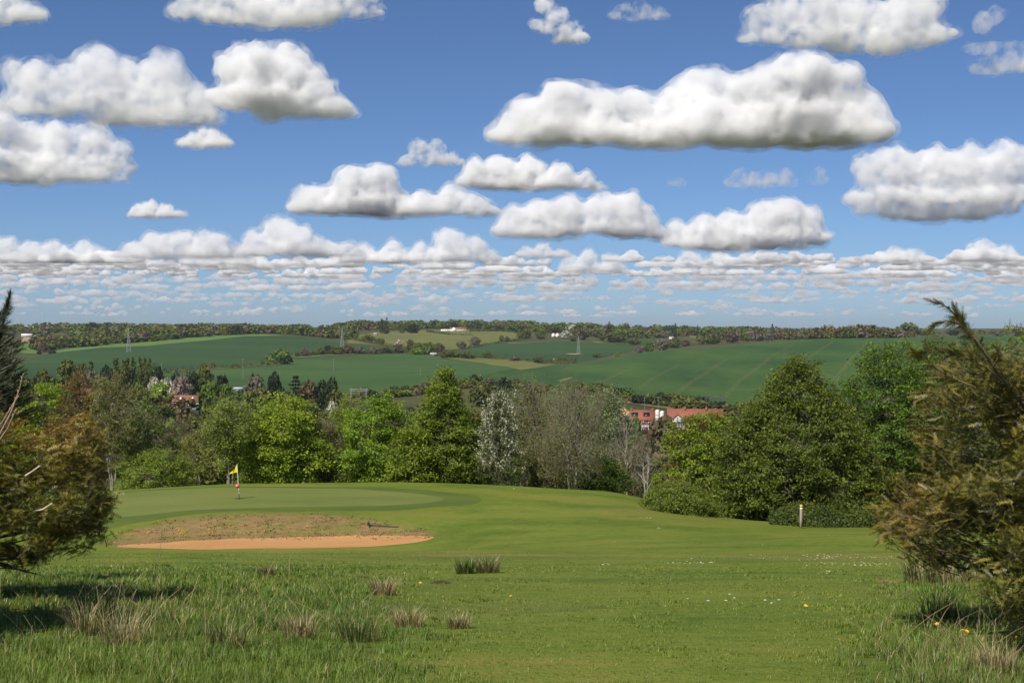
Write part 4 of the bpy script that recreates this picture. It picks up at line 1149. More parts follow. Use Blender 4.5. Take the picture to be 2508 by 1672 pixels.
for lv in (2, 4, 5.6):
    g = Geo(); g.box(-4.2, 4.2, -.6, .6, lv, lv + .12); part('deck', g, M_GREY, sf)
for k in range(5):
    for yy in (-.55, .55):
        g = Geo(); g.tube([(-4 + 2 * k, yy, -1)], [(-4 + 2 * k, yy, 7.5)], .07, .07, 5); part('pole', g, M_STEEL, sf)
# two mortar silos
for px, yt, lb, band in ((1610, 1003, 'white silo with a red band beside the brick house', True), (1621.5, 1006, 'plain white silo right of the red-banded silo', False)):
    b = base_at(px, 540)
    ht = -(yt - HY) / F * 540 - b[2]
    s = thing('silo', b, lb, 'silo', 'silos on the building site')
    r = .82
    prof = [(ht, .25), (ht - .1, .55), (ht - .35, r), (ht - 3.0, r), (ht - 4.4, .25)]
    g = Geo()
    for (z0, r0), (z1, r1) in zip(prof[:-1], prof[1:]): g.tube([(0, 0, z0)], [(0, 0, z1)], r0, r1, 20)
    g.tube([(0, 0, ht + .001)], [(0, 0, ht)], .01, .25, 20)
    part('tank', g, M_SILO, s, True)
    if band:
        g = Geo(); g.tube([(0, 0, ht - 2.25)], [(0, 0, ht - 2.0)], r + .01, r + .01, 20); part('red_band', g, M_RED, s)
    for k in range(4):
        a = math.pi / 4 + k * math.pi / 2
        g = Geo(); g.tube([(math.cos(a) * .75, math.sin(a) * .75, -1)], [(math.cos(a) * .75, math.sin(a) * .75, ht - 2.9)], .09, .09, 6); part('leg', g, M_SILO, s)
    g = Geo(); g.box(-.5, .5, -.7, .3, ht - 6.2, ht - 4.6); part('control_cabinet', g, M_SILO, s)
# hoarding
b0 = base_at(1625, 520)
hd = thing('site_hoarding', b0, 'grey board hoarding along the front of the building site', 'fence')
zt = -(1041 - HY) / F * 520 - b0[2]
for k in range(16):
    g = Geo(); x0 = -8 + k; g.box(x0, x0 + .97, -.03, .03, zt - 1.1, zt + .04 * math.sin(k * 2.1)); part('panel', g, M_GREY, hd)
for k in range(5):
    g = Geo(); x0 = -8 + 4 * k; g.box(x0 - .06, x0 + .06, .04, .16, -1, zt + .05); part('post', g, M_GREY, hd)
# houses of the valley and of the far hill
b = base_at(221, 520); e = -(971 - HY) / F * 520 - b[2]
house('bungalow', b, 6.4, 6, max(e, 2.3), 2.6, 'white bungalow with steep red roof among the valley trees', M_WHITE, M_TILEO, math.radians(8), [(-1.6, 1.4, 1.1, 1.1), (1.4, 1.4, 1.1, 1.1)], (), door=0)
b = base_at(455, 560); e = -(981 - HY) / F * 560 - b[2]
hh = house('farm_cottage', b, 10.6, 6, max(e, 1.9), 2.0, 'low house with red roof and small white gables left of the dense round tree', M_WHITE, M_TILEO, math.radians(5), [(-3, 1.3, 1.1, 1), (3, 1.3, 1.1, 1)], (5.0,))
for x in (-1.6, 3.0):
    g = Geo(); eh_ = max(e, 1.9); g.prism([(x - .6, eh_ + .5), (x + .6, eh_ + .5), (x, eh_ + 1.6)], -3.0, -.6); part('white_gable', g, M_WHITE, hh)
b = hit(1122, 811, 1700)
k = b[1] / F
fh = house('farmhouse', b, 40 * k, 9, 3.6, 2.6, 'long white farmhouse with reddish roof on the hill', M_WHITE, M_TILEO, math.radians(4), [(x * k, 2.2, 1.6, 1.4) for x in (-14, -7, 0, 7, 14)], (), door=3 * k)
g = Geo(); g.box(-42 * k, -20.2 * k, -3.5, 2.5, -1, 3.1); part('flat_wing', g, M_WHITE, fh)
for x in (-38, -32, -26):
    window(fh, x * k, 1.7, 1.8, 1.3, -3.5)
gw = part('gable_wing', gable_wall(6, 7.5, 3.8, 3.2), M_WHITE, fh); gw.rotation_euler = (0, 0, math.pi / 2); gw.location = (-11 * k, -4.4, 0)
gr = part('gable_roof', slab_roof(6, 7.5, 3.8, 3.2), M_TILEO, fh); gr.rotation_euler = (0, 0, math.pi / 2); gr.location = (-11 * k, -4.3, .01)
b = hit(1361, 825, 1600); k = b[1] / F
gh = house('gabled_house', b, 20 * k, 7, 3.6, 2.2, 'small white house with two pointed gables below the skyline wood', M_WHITE, M_TILEO, 0, [(-4 * k, 1.8, 1.2, 1.2), (4 * k, 1.8, 1.2, 1.2)], (8 * k,))
for x in (-6, 4):
    o = part('gable_wing', gable_wall(4, 4.6, 3.7, 2.5), M_WHITE, gh); o.rotation_euler = (0, 0, math.pi / 2); o.location = (x * k, -4.2, 0)
    o = part('gable_roof', slab_roof(4, 4.6, 3.7, 2.5, .2), M_TILEO, gh); o.rotation_euler = (0, 0, math.pi / 2); o.location = (x * k, -4.1, .01)
for px, py, dm, w, e, rh, lb, wm, rm in ((190, 816, 1700, 8, 3, 2, 'tiny white house in the trees at the left skyline', M_WHITE, M_WHITE), (66, 825, 1600, 16, 3.2, 1.5, 'long low grey glasshouse above the ploughed field', M_GREY, M_WHITE),
        (872, 812, 1700, 6, 3, 2.5, 'small white gable among trees above the hill pasture', M_WHITE, M_TILEO), (1645, 830, 1700, 8, 2.4, 1.2, 'low white shed at the edge of the upper field', M_WHITE, M_GREY),
        (1062, 872, 1150, 7, 2.4, 1.4, 'grey barn in the hedge below the long white farmhouse', M_DARKST, M_GREY), (1098, 874, 1150, 4, 2, 1, 'small shed right of the grey barn', M_GREY, M_GREY),
        (585, 960, 640, 5, 2.0, .7, 'low grey shed beside the railway masts', M_DARKST, M_GREY), (920, 820, 1700, 5, 2, 1, 'little dark hut on the hill pasture', M_GREY, M_GREY)):
    b = hit(px, py, dm)
    house('shed' if 'house' not in lb or 'glass' in lb else 'cottage', b, w, min(w, 6), e, rh, lb, wm, rm, R.uniform(-.2, .3), [(0, e * .55, 1.2, 1.0)], cat='building')

# ------------------------------------------------------------------ pylons, railway gantries, poles
def pylon(px, py, top, dmin, label, wid=.16):
    b = hit(px, py, dmin) if dmin > 0 else at(px, -dmin)
    h = (row(b[2], b[1]) - top) * b[1] / F
    root = thing('pylon', b, label, 'pylon', 'electricity pylons', R.uniform(.2, .5))
    lv = [0, .22, .4, .55, .66, .76, .86, 1.0]
    wd = [.085, .066, .05, .036, .026, .022, .018, .004]
    cs = [(1, 1), (-1, 1), (-1, -1), (1, -1)]
    for c in cs:
        g = Geo()
        P = np.array([(c[0] * w * h, c[1] * w * h, t * h) for t, w in zip(lv, wd)])
        g.tube(P[:-1], P[1:], wid, wid * .8, 4); part('leg', g, M_STEEL, root)
    g = Geo()
    for i in range(len(lv) - 1):
        for q in range(4):
            a, c = cs[q], cs[(q + 1) % 4]
            A0 = (a[0] * wd[i] * h, a[1] * wd[i] * h, lv[i] * h); B1 = (c[0] * wd[i + 1] * h, c[1] * wd[i + 1] * h, lv[i + 1] * h)
            A1 = (a[0] * wd[i + 1] * h, a[1] * wd[i + 1] * h, lv[i + 1] * h); B0 = (c[0] * wd[i] * h, c[1] * wd[i] * h, lv[i] * h)
            g.tube([A0, B0, A1], [B1, A1, B1], wid * .5, wid * .5, 3)
    part('bracing', g, M_STEEL, root)
    for t, L in ((.66, .11), (.78, .13), (.9, .1)):
        g = Geo()
        for s in (-1, 1):
            g.tube([(0, .015 * h, t * h), (0, -.015 * h, t * h), (0, 0, (t + .05) * h)], [(s * L * h, 0, t * h)] * 3, wid * .7, wid * .5, 3)
            g.tube([(s * L * h, 0, t * h)], [(s * L * h, 0, (t - .045) * h)], wid * .6, wid * .6, 4)
        part('crossarm', g, M_STEEL, root)
    return root
pylon(315, 863, 806, 1000, 'left pylon standing in the wheat field')
pylon(838, 853, 800, 1200, 'middle pylon rising above the hedge of the wheat field')
pylon(1417, 867, 823, 1500, 'right pylon standing on bare soil in the dark green field')
pylon(2473, 0, 779, -2600, 'far pylon on the skyline behind the right yew', .25)
pylon(2490, 0, 790, -3100, 'farthest faint pylon at the right edge of the skyline', .25)


def gantry(px0, px1, ytop, d, label, mat):
    (xa, ya, za), (xb, yb, zb) = at(px0, d), at(px1, d + 4)
    top = -(ytop - HY) / F * d
    root = thing('railway_gantry', ((xa + xb) / 2, d, min(za, zb)), label, 'gantry', 'railway gantries')
    w = (xb - xa) / 2; h = top - min(za, zb)
    for s in (-1, 1):
        g = Geo()
        for q in (-.25, .25): g.tube([(s * w + q, 0, -.5)], [(s * w + q, 0, h + .7)], .12, .12, 4)
        n = 8
        for i in range(n): g.tube([(s * w - .25, 0, h * i / n)], [(s * w + .25, 0, h * (i + 1) / n)], .06, .06, 3)
        part('mast', g, mat, root)
    g = Geo()
    for z in (h, h - .8): g.tube([(-w - .8, 0, z)], [(w + .8, 0, z)], .12, .12, 4)
    for i in range(10):
        x0 = -w + 2 * w * i / 10; g.tube([(x0, 0, h - .8)], [(x0 + w / 5, 0, h)], .07, .07, 3)
    part('beam', g, mat, root)
    for x in (-w * .55, -w * .1, w * .35, w * .75):
        g = Geo(); g.tube([(x, 0, h - .8)], [(x + .2, 0, h - 2.3)], .08, .06, 4); g.tube([(x + .2, 0, h - 2.3)], [(x + 1.0, 0, h - 2.0)], .05, .05, 4); part('wire_hanger', g, mat, root)
gantry(860, 899, 953, 740, 'pale railway gantry at the foot of the green field left of centre', M_STEEL)
gantry(1730, 1766, 970, 700, 'dark railway gantry above the red tiled roofs', M_DARKST)
for px, yt, d, lb in ((1579, 972, 690, 'left railway mast behind the brick house'), (1612, 970, 690, 'right railway mast behind the silos'), (600, 943, 720, 'left mast beside the round bare tree'), (640, 941, 720, 'right mast beside the round bare tree'),
                      (396, 888, 950, 'pole at the right end of the poplar row'), (595, 878, 980, 'pole in the thin hedge of the wheat field'), (817, 878, 1150, 'thin pole standing alone in the barley field'), (1029, 900, 1010, 'thin pole in the barley field right of centre')):
    b = at(px, d); h = (row(b[2], d) - yt) * d / F
    root = thing('railway_mast' if 'mast' in lb else 'wooden_pole', b, lb, 'pole')
    g = Geo(); g.tube([(0, 0, -.5)], [(0, 0, h)], .11, .08, 6); part('pole', g, M_STEEL, root)
    g = Geo(); g.tube([(-.8, 0, h - .4)], [(.8, 0, h - .4)], .05, .05, 4); part('crossarm', g, M_STEEL, root)
# post and rail fence beside the railway
fn = thing('railway_fence', hit(845, 972, 700), 'dark lineside fence along the foot of the barley field', 'fence')
P = [hit(x, y, 700) for x, y in ((830, 973), (900, 969), (1030, 959), (1150, 939))]
ox, oy, oz = fn.location
pts = np.array(P); s = np.concatenate([[0], np.cumsum(np.linalg.norm(np.diff(pts[:, :2], axis=0), axis=1))])
tt = np.arange(0, s[-1], 3.0)
xx, yy = np.interp(tt, s, pts[:, 0]), np.interp(tt, s, pts[:, 1]); zz = ground(xx, yy)
for i in range(len(tt)):
    g = Geo(); g.box(xx[i] - ox - .1, xx[i] - ox + .1, yy[i] - oy - .1, yy[i] - oy + .1, zz[i] - oz - .3, zz[i] - oz + 1.6); part('post', g, M_DARKST, fn)
for z in (.6, 1.3):
    g = Geo(); Q = np.stack([xx - ox, yy - oy - .12, zz - oz + z], 1); g.tube(Q[:-1], Q[1:], .12, .12, 4); part('rail', g, M_DARKST, fn)

# ------------------------------------------------------------------ golf flag, rake, marker post
M_YEL = paint('yellow flag cloth', (.78, .62, .02), .7, .06, 5.0)
M_BLK = paint('black paint', (.012, .012, .012), .6, .1, 5.0)
M_POLEW = paint('white pole', (.72, .70, .6), .4, .05, 5.0)
M_PINK = paint('red marker disc', (.7, .06, .09), .5, .08, 5.0)
M_WOOD = paint('weathered post wood', (.27, .225, .165), .85, .3, 12.0, bump=.4)
fx, fy, fz = hit(585, 1222, 60)
kf = fy / F
fg = thing('golf_flag', (fx, fy, fz), 'golf flagstick with yellow flag and red disc on the putting green', 'flag')
H = (1222 - 1136) * kf
tilt = -4.5 * kf / 1.0
def ppt(t): return np.array([(586 - 585 - 5.5 * t) * kf, 0, t * H])
segs = [(0, .16, M_BLK), (.16, .21, M_POLEW), (.21, .245, M_BLK), (.245, 1.0, M_POLEW)]
for a, c, m in segs:
    g = Geo(); g.tube([ppt(a)], [ppt(c)], .018, .017, 8); part('pole_section', g, m, fg, True)
# waving cloth: hoist on the pole, fly edge drooping to the lower left
n, m_ = 12, 9
V = []
tp, bt = ppt(.995), ppt(.77)
for side in (0, 1):
    for j in range(m_):
        v = j / (m_ - 1)
        ho = tp + (bt - tp) * v
        for i in range(n):
            u = i / (n - 1)
            fly = np.array([-(.16 + .26 * v) * u * 1.2, (.03 * math.sin(u * 6 + v * 2) - .06) * u + side * .006, -.30 * u * (1 - v * .72) - .02 * u])
            V.append(ho + fly)
q = []
for side in (0, 1):
    for j in range(m_ - 1):
        for i in range(n - 1):
            a = side * n * m_ + j * n + i
            q.append((a, a + 1, a + n + 1, a + n) if side else (a, a + n, a + n + 1, a + 1))
g = Geo(); g.add(V, q); cloth = part('flag_cloth', g, M_YEL, fg, True)
g = Geo(); c0 = tp + (bt - tp) * .62 + np.array([-.2, -.1, -.10])
pol = [(a * .7, b_ * .7) for a, b_ in ((-.025, -.06), (.02, -.07), (.03, .0), (.045, .05), (.03, .085), (.0, .03), (-.03, .0))]
g.prism([(c0[0] + a, c0[2] + b_) for a, b_ in pol], c0[1] - .03, c0[1] - .02); part('black_mark', g, M_BLK, cloth)
g = Geo(); pc = ppt((1222 - 1189.5) / 86)
th = np.arange(20) * math.tau / 20
g.prism([(pc[0] - 2.2 * kf + math.cos(t) * .115, pc[2] + math.sin(t) * .13) for t in th], -.03, -.005); part('red_disc', g, M_PINK, fg)
g = Geo(); g.prism([(pc[0] - 3.5 * kf + math.cos(t) * .03, pc[2] + .01 + math.sin(t) * .045) for t in th], -.036, -.031); part('pale_mark', g, M_POLEW, fg)
g = Geo()
ri = [(math.cos(t), math.sin(t)) for t in th]
V = [(c * .054, s_ * .054, .03) for c, s_ in ri] + [(c * .054, s_ * .054, -.1) for c, s_ in ri] + [(c * .075, s_ * .075, .03) for c, s_ in ri]
g.add(V, [(i, (i + 1) % 20, 20 + (i + 1) % 20, 20 + i) for i in range(20)] + [(i, 40 + i, 40 + (i + 1) % 20, (i + 1) % 20) for i in range(20)])
part('hole_cup', g, M_BLK, fg)
g = Geo(); g.box(-.24, .24, -.012, .012, .05, .075); part('foot_shadow', g, M_BLK, fg)  # dark strip put in as the shadow at the pin hole

rx, ry, rz_ = hit(940, 1290, 62)
rk = thing('bunker_rake', (rx, ry, rz_), 'dark bunker rake lying on the bare bank above the sand', 'rake', rz=-.05)
hx = 36 * ry / F
M_RAKE = paint('dark green rake', (.035, .06, .055), .5, .15, 6.0)
zl, zr = gz(rx - hx, ry) - rz_ + .12, gz(rx + hx, ry) - rz_ + .07
g = Geo(); g.tube([(-hx, 0, zl)], [(hx, 0, zr - .05)], .028, .028, 8); part('handle', g, M_RAKE, rk)
g = Geo(); g.box(-hx - .03, -hx + .02, -.26, .26, zl - .03, zl + .02); part('head', g, M_RAKE, rk)
for k in range(9):
    g = Geo(); g.tube([(-hx - .02, -.28 + k * .07, zl)], [(-hx - .06, -.28 + k * .07, zl + .12)], .012, .006, 5); part('tine', g, M_RAKE, rk)

wx, wy, wz = hit(1961, 1293, 60)
hw = (1293 - 1235) * wy / F
mp_ = thing('marker_post', (wx, wy, wz), 'wooden waymarker post with yellow top in front of the bramble hedge', 'post')
s = .055
g = Geo(); g.box(-s, s, -s, s, -.3, hw - .28); pw = part('post', g, M_WOOD, mp_); pw.rotation_euler = (0, math.radians(1.5), .3)
g = Geo(); g.box(-s - .003, s + .003, -s - .003, s + .003, hw - .28, hw - .16); o = part('white_band', g, M_WHITE, mp_); o.rotation_euler = pw.rotation_euler
g = Geo(); g.box(-s - .004, s + .004, -s - .004, s + .004, hw - .16, hw - .02); g.add([(-s, -s, hw - .02), (s, -s, hw - .02), (s, s, hw - .02), (-s, s, hw - .02), (0, 0, hw)], None, [(0, 1, 4), (1, 2, 4), (2, 3, 4), (3, 0, 4)])
o = part('yellow_cap', g, paint('yellow cap', (.75, .42, .03), .6, .06), mp_); o.rotation_euler = pw.rotation_euler

# ------------------------------------------------------------------ near evergreens
mat_yew = foliage('yew needles', .2, .45, (.6, 1.45), .35)


def spray_template(nn, nl, seed, ang=48, lift=.03):
    """twig of length 1 along x with two ranks of needles"""
    rng = np.random.default_rng(seed)
    V, T = [], []
    for i in range(nn):
        t = .06 + .94 * i / nn
        for sd in (-1, 1):
            a = math.radians(ang + rng.uniform(-12, 12)) * sd
            L = nl * (1.05 - .45 * t) * rng.uniform(.85, 1.1)
            b = np.array([t, 0, -.12 * t * t]); d = np.array([math.cos(a), math.sin(a), lift + rng.uniform(-.12, .16)])
            w = np.array([d[1], -d[0], 0]) * nl * .12
            k = len(V); V += [b - w, b + w, b + d * L]; T.append((k, k + 1, k + 2))
    k = len(V)
    V += [(0, -.012, 0), (0, .012, .004), (1, .0, -.115), (.5, -.011, -.03), (.5, .011, -.026)]
    T += [(k, k + 1, k + 3), (k + 1, k + 4, k + 3), (k + 3, k + 4, k + 2)]
    return np.array(V, float), np.array(T)


def place_sprays(g, tpl, P, D, L, col, rng, roll=.5):
    V, T = tpl
    m = len(P)
    D = unit(D)
    up = unit(np.array([0, 0, 1.]) + rng.normal(size=(m, 3)) * roll)
    S = unit(np.cross(up, D)); U = np.cross(D, S)
    M = np.stack([D, S, U], 1) * np.broadcast_to(L, m)[:, None, None]
    W = np.einsum('vk,mkj->mvj', V, M) + P[:, None]
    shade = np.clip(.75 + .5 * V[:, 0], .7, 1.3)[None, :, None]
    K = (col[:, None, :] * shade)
    TT = (T[None] + (np.arange(m) * len(V))[:, None, None]).reshape(-1, 3)
    g.add(W.reshape(-1, 3), None, TT, K.reshape(-1, 3))


def edge_dist(poly, X, Y):
    d = np.full(X.shape, 1e9)
    for k in range(len(poly)):
        a, b = np.array(poly[k], float), np.array(poly[(k + 1) % len(poly)], float)
        ab = b - a
        t = np.clip(((X - a[0]) * ab[0] + (Y - a[1]) * ab[1]) / max(ab @ ab, 1e-9), 0, 1)
        d = np.minimum(d, np.hypot(X - a[0] - t * ab[0], Y - a[1] - t * ab[1]))
    return d


def yew_lobe(g, gt, poly, Dc, T, E, nb, trunk, tpl, cols, seed, nsp=24, L=(.1, .2), blen=(.35, .8), front=.72, droop=.35, warm=None, pad=.15):
    """foliage of one lobe: branches reach from the trunk to a rounded surface whose outline is given"""
    rng = np.random.default_rng(seed)
    pl = np.array(poly, float)
    x0, y0 = pl.min(0); x1, y1 = pl.max(0)
    nl = max(8, nb // 15)                                    # flat pads of foliage with gaps between them
    LX, LY = rng.uniform(x0, x1, nl * 8), rng.uniform(y0, y1, nl * 8)
    k = inside(poly, LX, LY)
    LX, LY = LX[k][:nl], LY[k][:nl]
    e = np.clip(edge_dist(poly, LX, LY) / E, 0, 1)
    LD = Dc + T * np.sqrt(1 - (1 - e)**2) * np.where(rng.uniform(size=len(LX)) < front, -1, 1) * np.sqrt(rng.uniform(.15, 1, len(LX)))
    k = rng.integers(0, len(LX), nb)
    sx = pad * F / Dc * rng.uniform(.6, 1.3, len(LX))[k]
    ox, oy = rng.normal(size=nb), rng.normal(size=nb)
    X, Y = LX[k] + ox * sx, LY[k] + oy * sx * .5 + np.abs(ox) * sx * .25
    D = LD[k] + rng.normal(size=nb) * pad
    top = np.clip(.5 - oy * .35, 0, 1)                       # golden on the upper side of a pad, dark green below
    ux, uy = rng.uniform(x0, x1, nb * 3), rng.uniform(y0, y1, nb * 3)       # backing foliage behind the pads, coloured darker for the crown's inner shade
    q = inside(poly, ux, uy)
    ux, uy = ux[q][:int(nb * .55)], uy[q][:int(nb * .55)]
    ue = np.clip(edge_dist(poly, ux, uy) / E, 0, 1)
    X, Y = np.concatenate([X, ux]), np.concatenate([Y, uy])
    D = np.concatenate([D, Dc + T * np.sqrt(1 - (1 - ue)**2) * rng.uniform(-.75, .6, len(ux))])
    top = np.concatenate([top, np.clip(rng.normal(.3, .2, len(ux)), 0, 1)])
    ok = inside(poly, X, Y)
    X, Y, D, top = X[ok], Y[ok], D[ok], top[ok]
    P = np.stack([(X - CX) / F * D, D, -(Y - HY) / F * D], 1)
    tr = np.array(trunk)
    A = np.stack([np.full(len(P), tr[0]), np.full(len(P), tr[1]), np.maximum(P[:, 2] - .25 * np.linalg.norm(P[:, :2] - tr[:2], axis=1), tr[2] + .3)], 1)
    dv = unit(P - A)
    dv = unit(dv + rng.normal(size=dv.shape) * .35 + np.array([0, -.25, .15]))
    bl = rng.uniform(*blen, len(P))[:, None]
    B = P - dv * bl
    B[:, 2] -= .15 * bl[:, 0]
    gt.tube(B, P, .006, .003, 3, (.1, .075, .045))
    gt.tube(A[::40], B[::40], .024, .006, 5, (.1, .075, .05))
    kk = np.repeat(np.arange(len(P)), nsp)
    m = len(kk)
    u = rng.uniform(.25, 1, m)
    Q = B[kk] + (P - B)[kk] * u[:, None] + rng.normal(size=(m, 3)) * .03
    dd = dv[kk] * .75 + unit(rng.normal(size=(m, 3))) * np.array([.95, .95, .6]) + np.array([0, 0, .1 - droop * .6])
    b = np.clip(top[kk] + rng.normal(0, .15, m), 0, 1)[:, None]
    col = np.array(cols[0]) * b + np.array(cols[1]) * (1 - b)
    if warm is not None:
        w = np.clip(warm(X, Y), 0, 1)[kk][:, None] * rng.uniform(.4, 1, (m, 1))
        col = col * (1 - w) + np.array(cols[2]) * w
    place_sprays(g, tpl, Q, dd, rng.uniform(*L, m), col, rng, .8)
    return A, P


TP_N = spray_template(7, .3, 1)          # near yew twig
TP_F = spray_template(5, .34, 2)
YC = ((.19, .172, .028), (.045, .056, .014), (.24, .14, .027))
# right yew
tx, ty = (2720 - CX) / F * 12.8, 12.8
tz = gz(tx, ty)
yr = thing('yew_tree', (tx, ty, tz), 'large near yew with brown-gold needles filling the right edge', 'tree')
off = np.array([tx, ty, tz])
g, gt = Geo(), Geo()
trunk = (tx, ty, tz)
outA = [(2300, 850), (2360, 835), (2420, 850), (2470, 860), (2560, 850), (2700, 780), (2900, 900), (2950, 1300), (2700, 1450), (2500, 1440), (2400, 1395), (2340, 1388), (2290, 1388), (2230, 1372), (2185, 1338), (2150, 1302), (2138, 1262),
        (2160, 1150), (2190, 1130), (2215, 1180), (2245, 1130), (2225, 1050), (2238, 960), (2270, 930)]
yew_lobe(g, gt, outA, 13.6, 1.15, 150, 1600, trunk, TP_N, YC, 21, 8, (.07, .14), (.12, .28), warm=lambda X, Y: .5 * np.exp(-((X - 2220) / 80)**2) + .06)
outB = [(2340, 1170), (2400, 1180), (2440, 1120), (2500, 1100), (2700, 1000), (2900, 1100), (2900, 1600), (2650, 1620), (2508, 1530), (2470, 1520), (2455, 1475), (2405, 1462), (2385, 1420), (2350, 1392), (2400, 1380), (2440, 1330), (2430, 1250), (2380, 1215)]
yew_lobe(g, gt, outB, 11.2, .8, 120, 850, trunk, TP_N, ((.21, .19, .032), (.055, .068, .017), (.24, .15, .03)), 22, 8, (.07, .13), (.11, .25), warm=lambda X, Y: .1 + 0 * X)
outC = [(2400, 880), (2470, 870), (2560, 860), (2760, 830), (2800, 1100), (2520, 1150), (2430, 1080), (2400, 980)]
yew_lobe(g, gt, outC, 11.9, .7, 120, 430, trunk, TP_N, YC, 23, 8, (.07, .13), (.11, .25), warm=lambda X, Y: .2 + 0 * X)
# arching leader at the top and its side branches
def limb(pts, r0, r1, nsp, seed, L=(.07, .13), spread=.9, bark=(.22, .17, .12)):
    rng = np.random.default_rng(seed)
    W = np.array([((x - CX) / F * d, d, -(y - HY) / F * d) for x, y, d in pts])
    u = np.linspace(0, 1, len(W)); t = np.linspace(0, 1, 22)
    Cc = np.stack([np.interp(t, u, W[:, q]) for q in range(3)], 1)
    for _ in range(2): Cc[1:-1] = (Cc[:-2] + 2 * Cc[1:-1] + Cc[2:]) / 4
    rr = r0 + (r1 - r0) * t
    gt.tube(Cc[:-1], Cc[1:], rr[:-1], rr[1:], 6, bark)
    s = rng.uniform(.0, 1, nsp)
    Q = np.stack([np.interp(s, t, Cc[:, q]) for q in range(3)], 1)
    dv = unit(np.stack([np.interp(s, t, np.gradient(Cc[:, q])) for q in range(3)], 1))
    lat = unit(np.cross(dv, rng.normal(size=dv.shape)))
    b = np.clip(rng.normal(.5, .3, nsp), 0, 1)[:, None]
    col = np.array((.17, .148, .03)) * b + np.array((.085, .092, .02)) * (1 - b)
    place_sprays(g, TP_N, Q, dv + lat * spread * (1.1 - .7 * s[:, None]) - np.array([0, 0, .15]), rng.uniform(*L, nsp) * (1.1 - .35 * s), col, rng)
limb([(2640, 1150, 12.4), (2520, 1010, 11.8), (2455, 930, 11.5), (2415, 870, 11.3), (2385, 825, 11.2), (2355, 790, 11.1), (2335, 765, 11.1), (2312, 745, 11.0), (2282, 738, 11.0)], .018, .003, 150, 31)
limb([(2400, 850, 11.3), (2370, 812, 11.1), (2345, 790, 11.0), (2318, 783, 10.9), (2285, 797, 10.9)], .009, .003, 95, 32)
limb([(2365, 805, 11.1), (2352, 780, 11.1), (2338, 752, 11.1)], .008, .003, 34, 33)
limb([(2480, 960, 11.6), (2420, 900, 11.3), (2350, 868, 11.1), (2290, 858, 11.0), (2250, 862, 11.0)], .009, .003, 150, 34)
limb([(2500, 1000, 11.7), (2420, 960, 11.3), (2340, 930, 11.1), (2270, 885, 11.0), (2240, 862, 11.0)], .009, .003, 150, 35)
limb([(2430, 900, 11.3), (2450, 870, 11.2), (2440, 850, 11.2)], .008, .003, 40, 36)
gt.tube([trunk], [(tx, ty, tz + 2.4)], .16, .07, 10, (.14, .1, .07))
gt.V = [v - off for v in gt.V]; g.V = [v - off for v in g.V]
part('trunk', gt, mat_bark, yr, True); part('crown', g, mat_yew, yr)

# left yew
tx, ty = (-170 - CX) / F * 18.5, 18.5
tz = gz(tx, ty)
yl = thing('yew_tree', (tx, ty, tz), 'yew with olive and orange-brown foliage at the left edge', 'tree')
off = np.array([tx, ty, tz]); trunk = (tx, ty, tz)
g, gt = Geo(), Geo()
outL = [(-10, 955), (30, 1000), (62, 1040), (110, 1048), (165, 1040), (205, 1012), (235, 1022), (248, 1060), (258, 1120), (268, 1190), (288, 1215), (262, 1242), (268, 1262), (248, 1280), (272, 1303), (245, 1330), (226, 1345), (183, 1356), (150, 1342), (112, 1372),
        (70, 1380), (30, 1350), (-60, 1360), (-300, 1420), (-430, 1250), (-380, 1000), (-200, 900)]
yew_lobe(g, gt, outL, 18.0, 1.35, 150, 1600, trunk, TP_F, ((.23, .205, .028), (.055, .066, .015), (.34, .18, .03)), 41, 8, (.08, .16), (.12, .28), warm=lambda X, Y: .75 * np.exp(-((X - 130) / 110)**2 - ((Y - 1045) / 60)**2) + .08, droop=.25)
outL2 = [(150, 930), (200, 915), (232, 960), (240, 1020), (210, 1060), (140, 1060), (110, 1010)]
gt.tube([trunk], [(tx, ty, tz + 3.2)], .2, .06, 10, (.14, .1, .07))
# bare drooping lower boughs
rng = np.random.default_rng(5)
for k in range(16):
    y0 = 1350 + rng.uniform(-10, 50); xe = rng.uniform(20, 95)
    pts = [(-170 + (xe + 170) * t, y0 + rng.uniform(-8, 8) - 14 * math.sin(t * 3) + 26 * t * t * (k % 3 - 1) * .6, 18 + rng.uniform(-.3, .3)) for t in np.linspace(0, 1, 7)]
    W = np.array([((x - CX) / F * d, d, -(y - HY) / F * d) for x, y, d in pts])
    gt.tube(W[:-1], W[1:], .012, .009, 4, (.1, .075, .05))
    for j in range(3, 7):
        for q in range(2):
            gt.tube([W[j]], [W[j] + np.array([rng.uniform(.02, .16), rng.uniform(-.1, .1), rng.uniform(-.12, .03)])], .006, .003, 3, (.09, .07, .045))
for pts in ([(62, 1165), (82, 1152), (98, 1140)], [(83, 1252), (105, 1247), (128, 1232)]):     # pale broken boughs
    W = np.array([((x - CX) / F * 16.55, 16.55, -(y - HY) / F * 16.55) for x, y in pts])
    gt.tube(W[:-1], W[1:], .012, .009, 5, (.5, .4, .3))
gt.V = [v - off for v in gt.V]; g.V = [v - off for v in g.V]
part('trunk', gt, mat_bark, yl, True); part('crown', g, mat_yew, yl)

# tree just outside the frame at the left, whose shadow falls into the picture
px_, py_ = -7.3, 10.9
plant_tree('roadside_tree', (px_, py_, gz(px_, py_)), make_tree(99, 5.2, 1.35, 'egg', .42, ncl=160, nlf=30, ls=.09, cr=.4, limbs=16, tr=.1, **DG), 'tree standing outside the left edge that throws the nearest shadow')

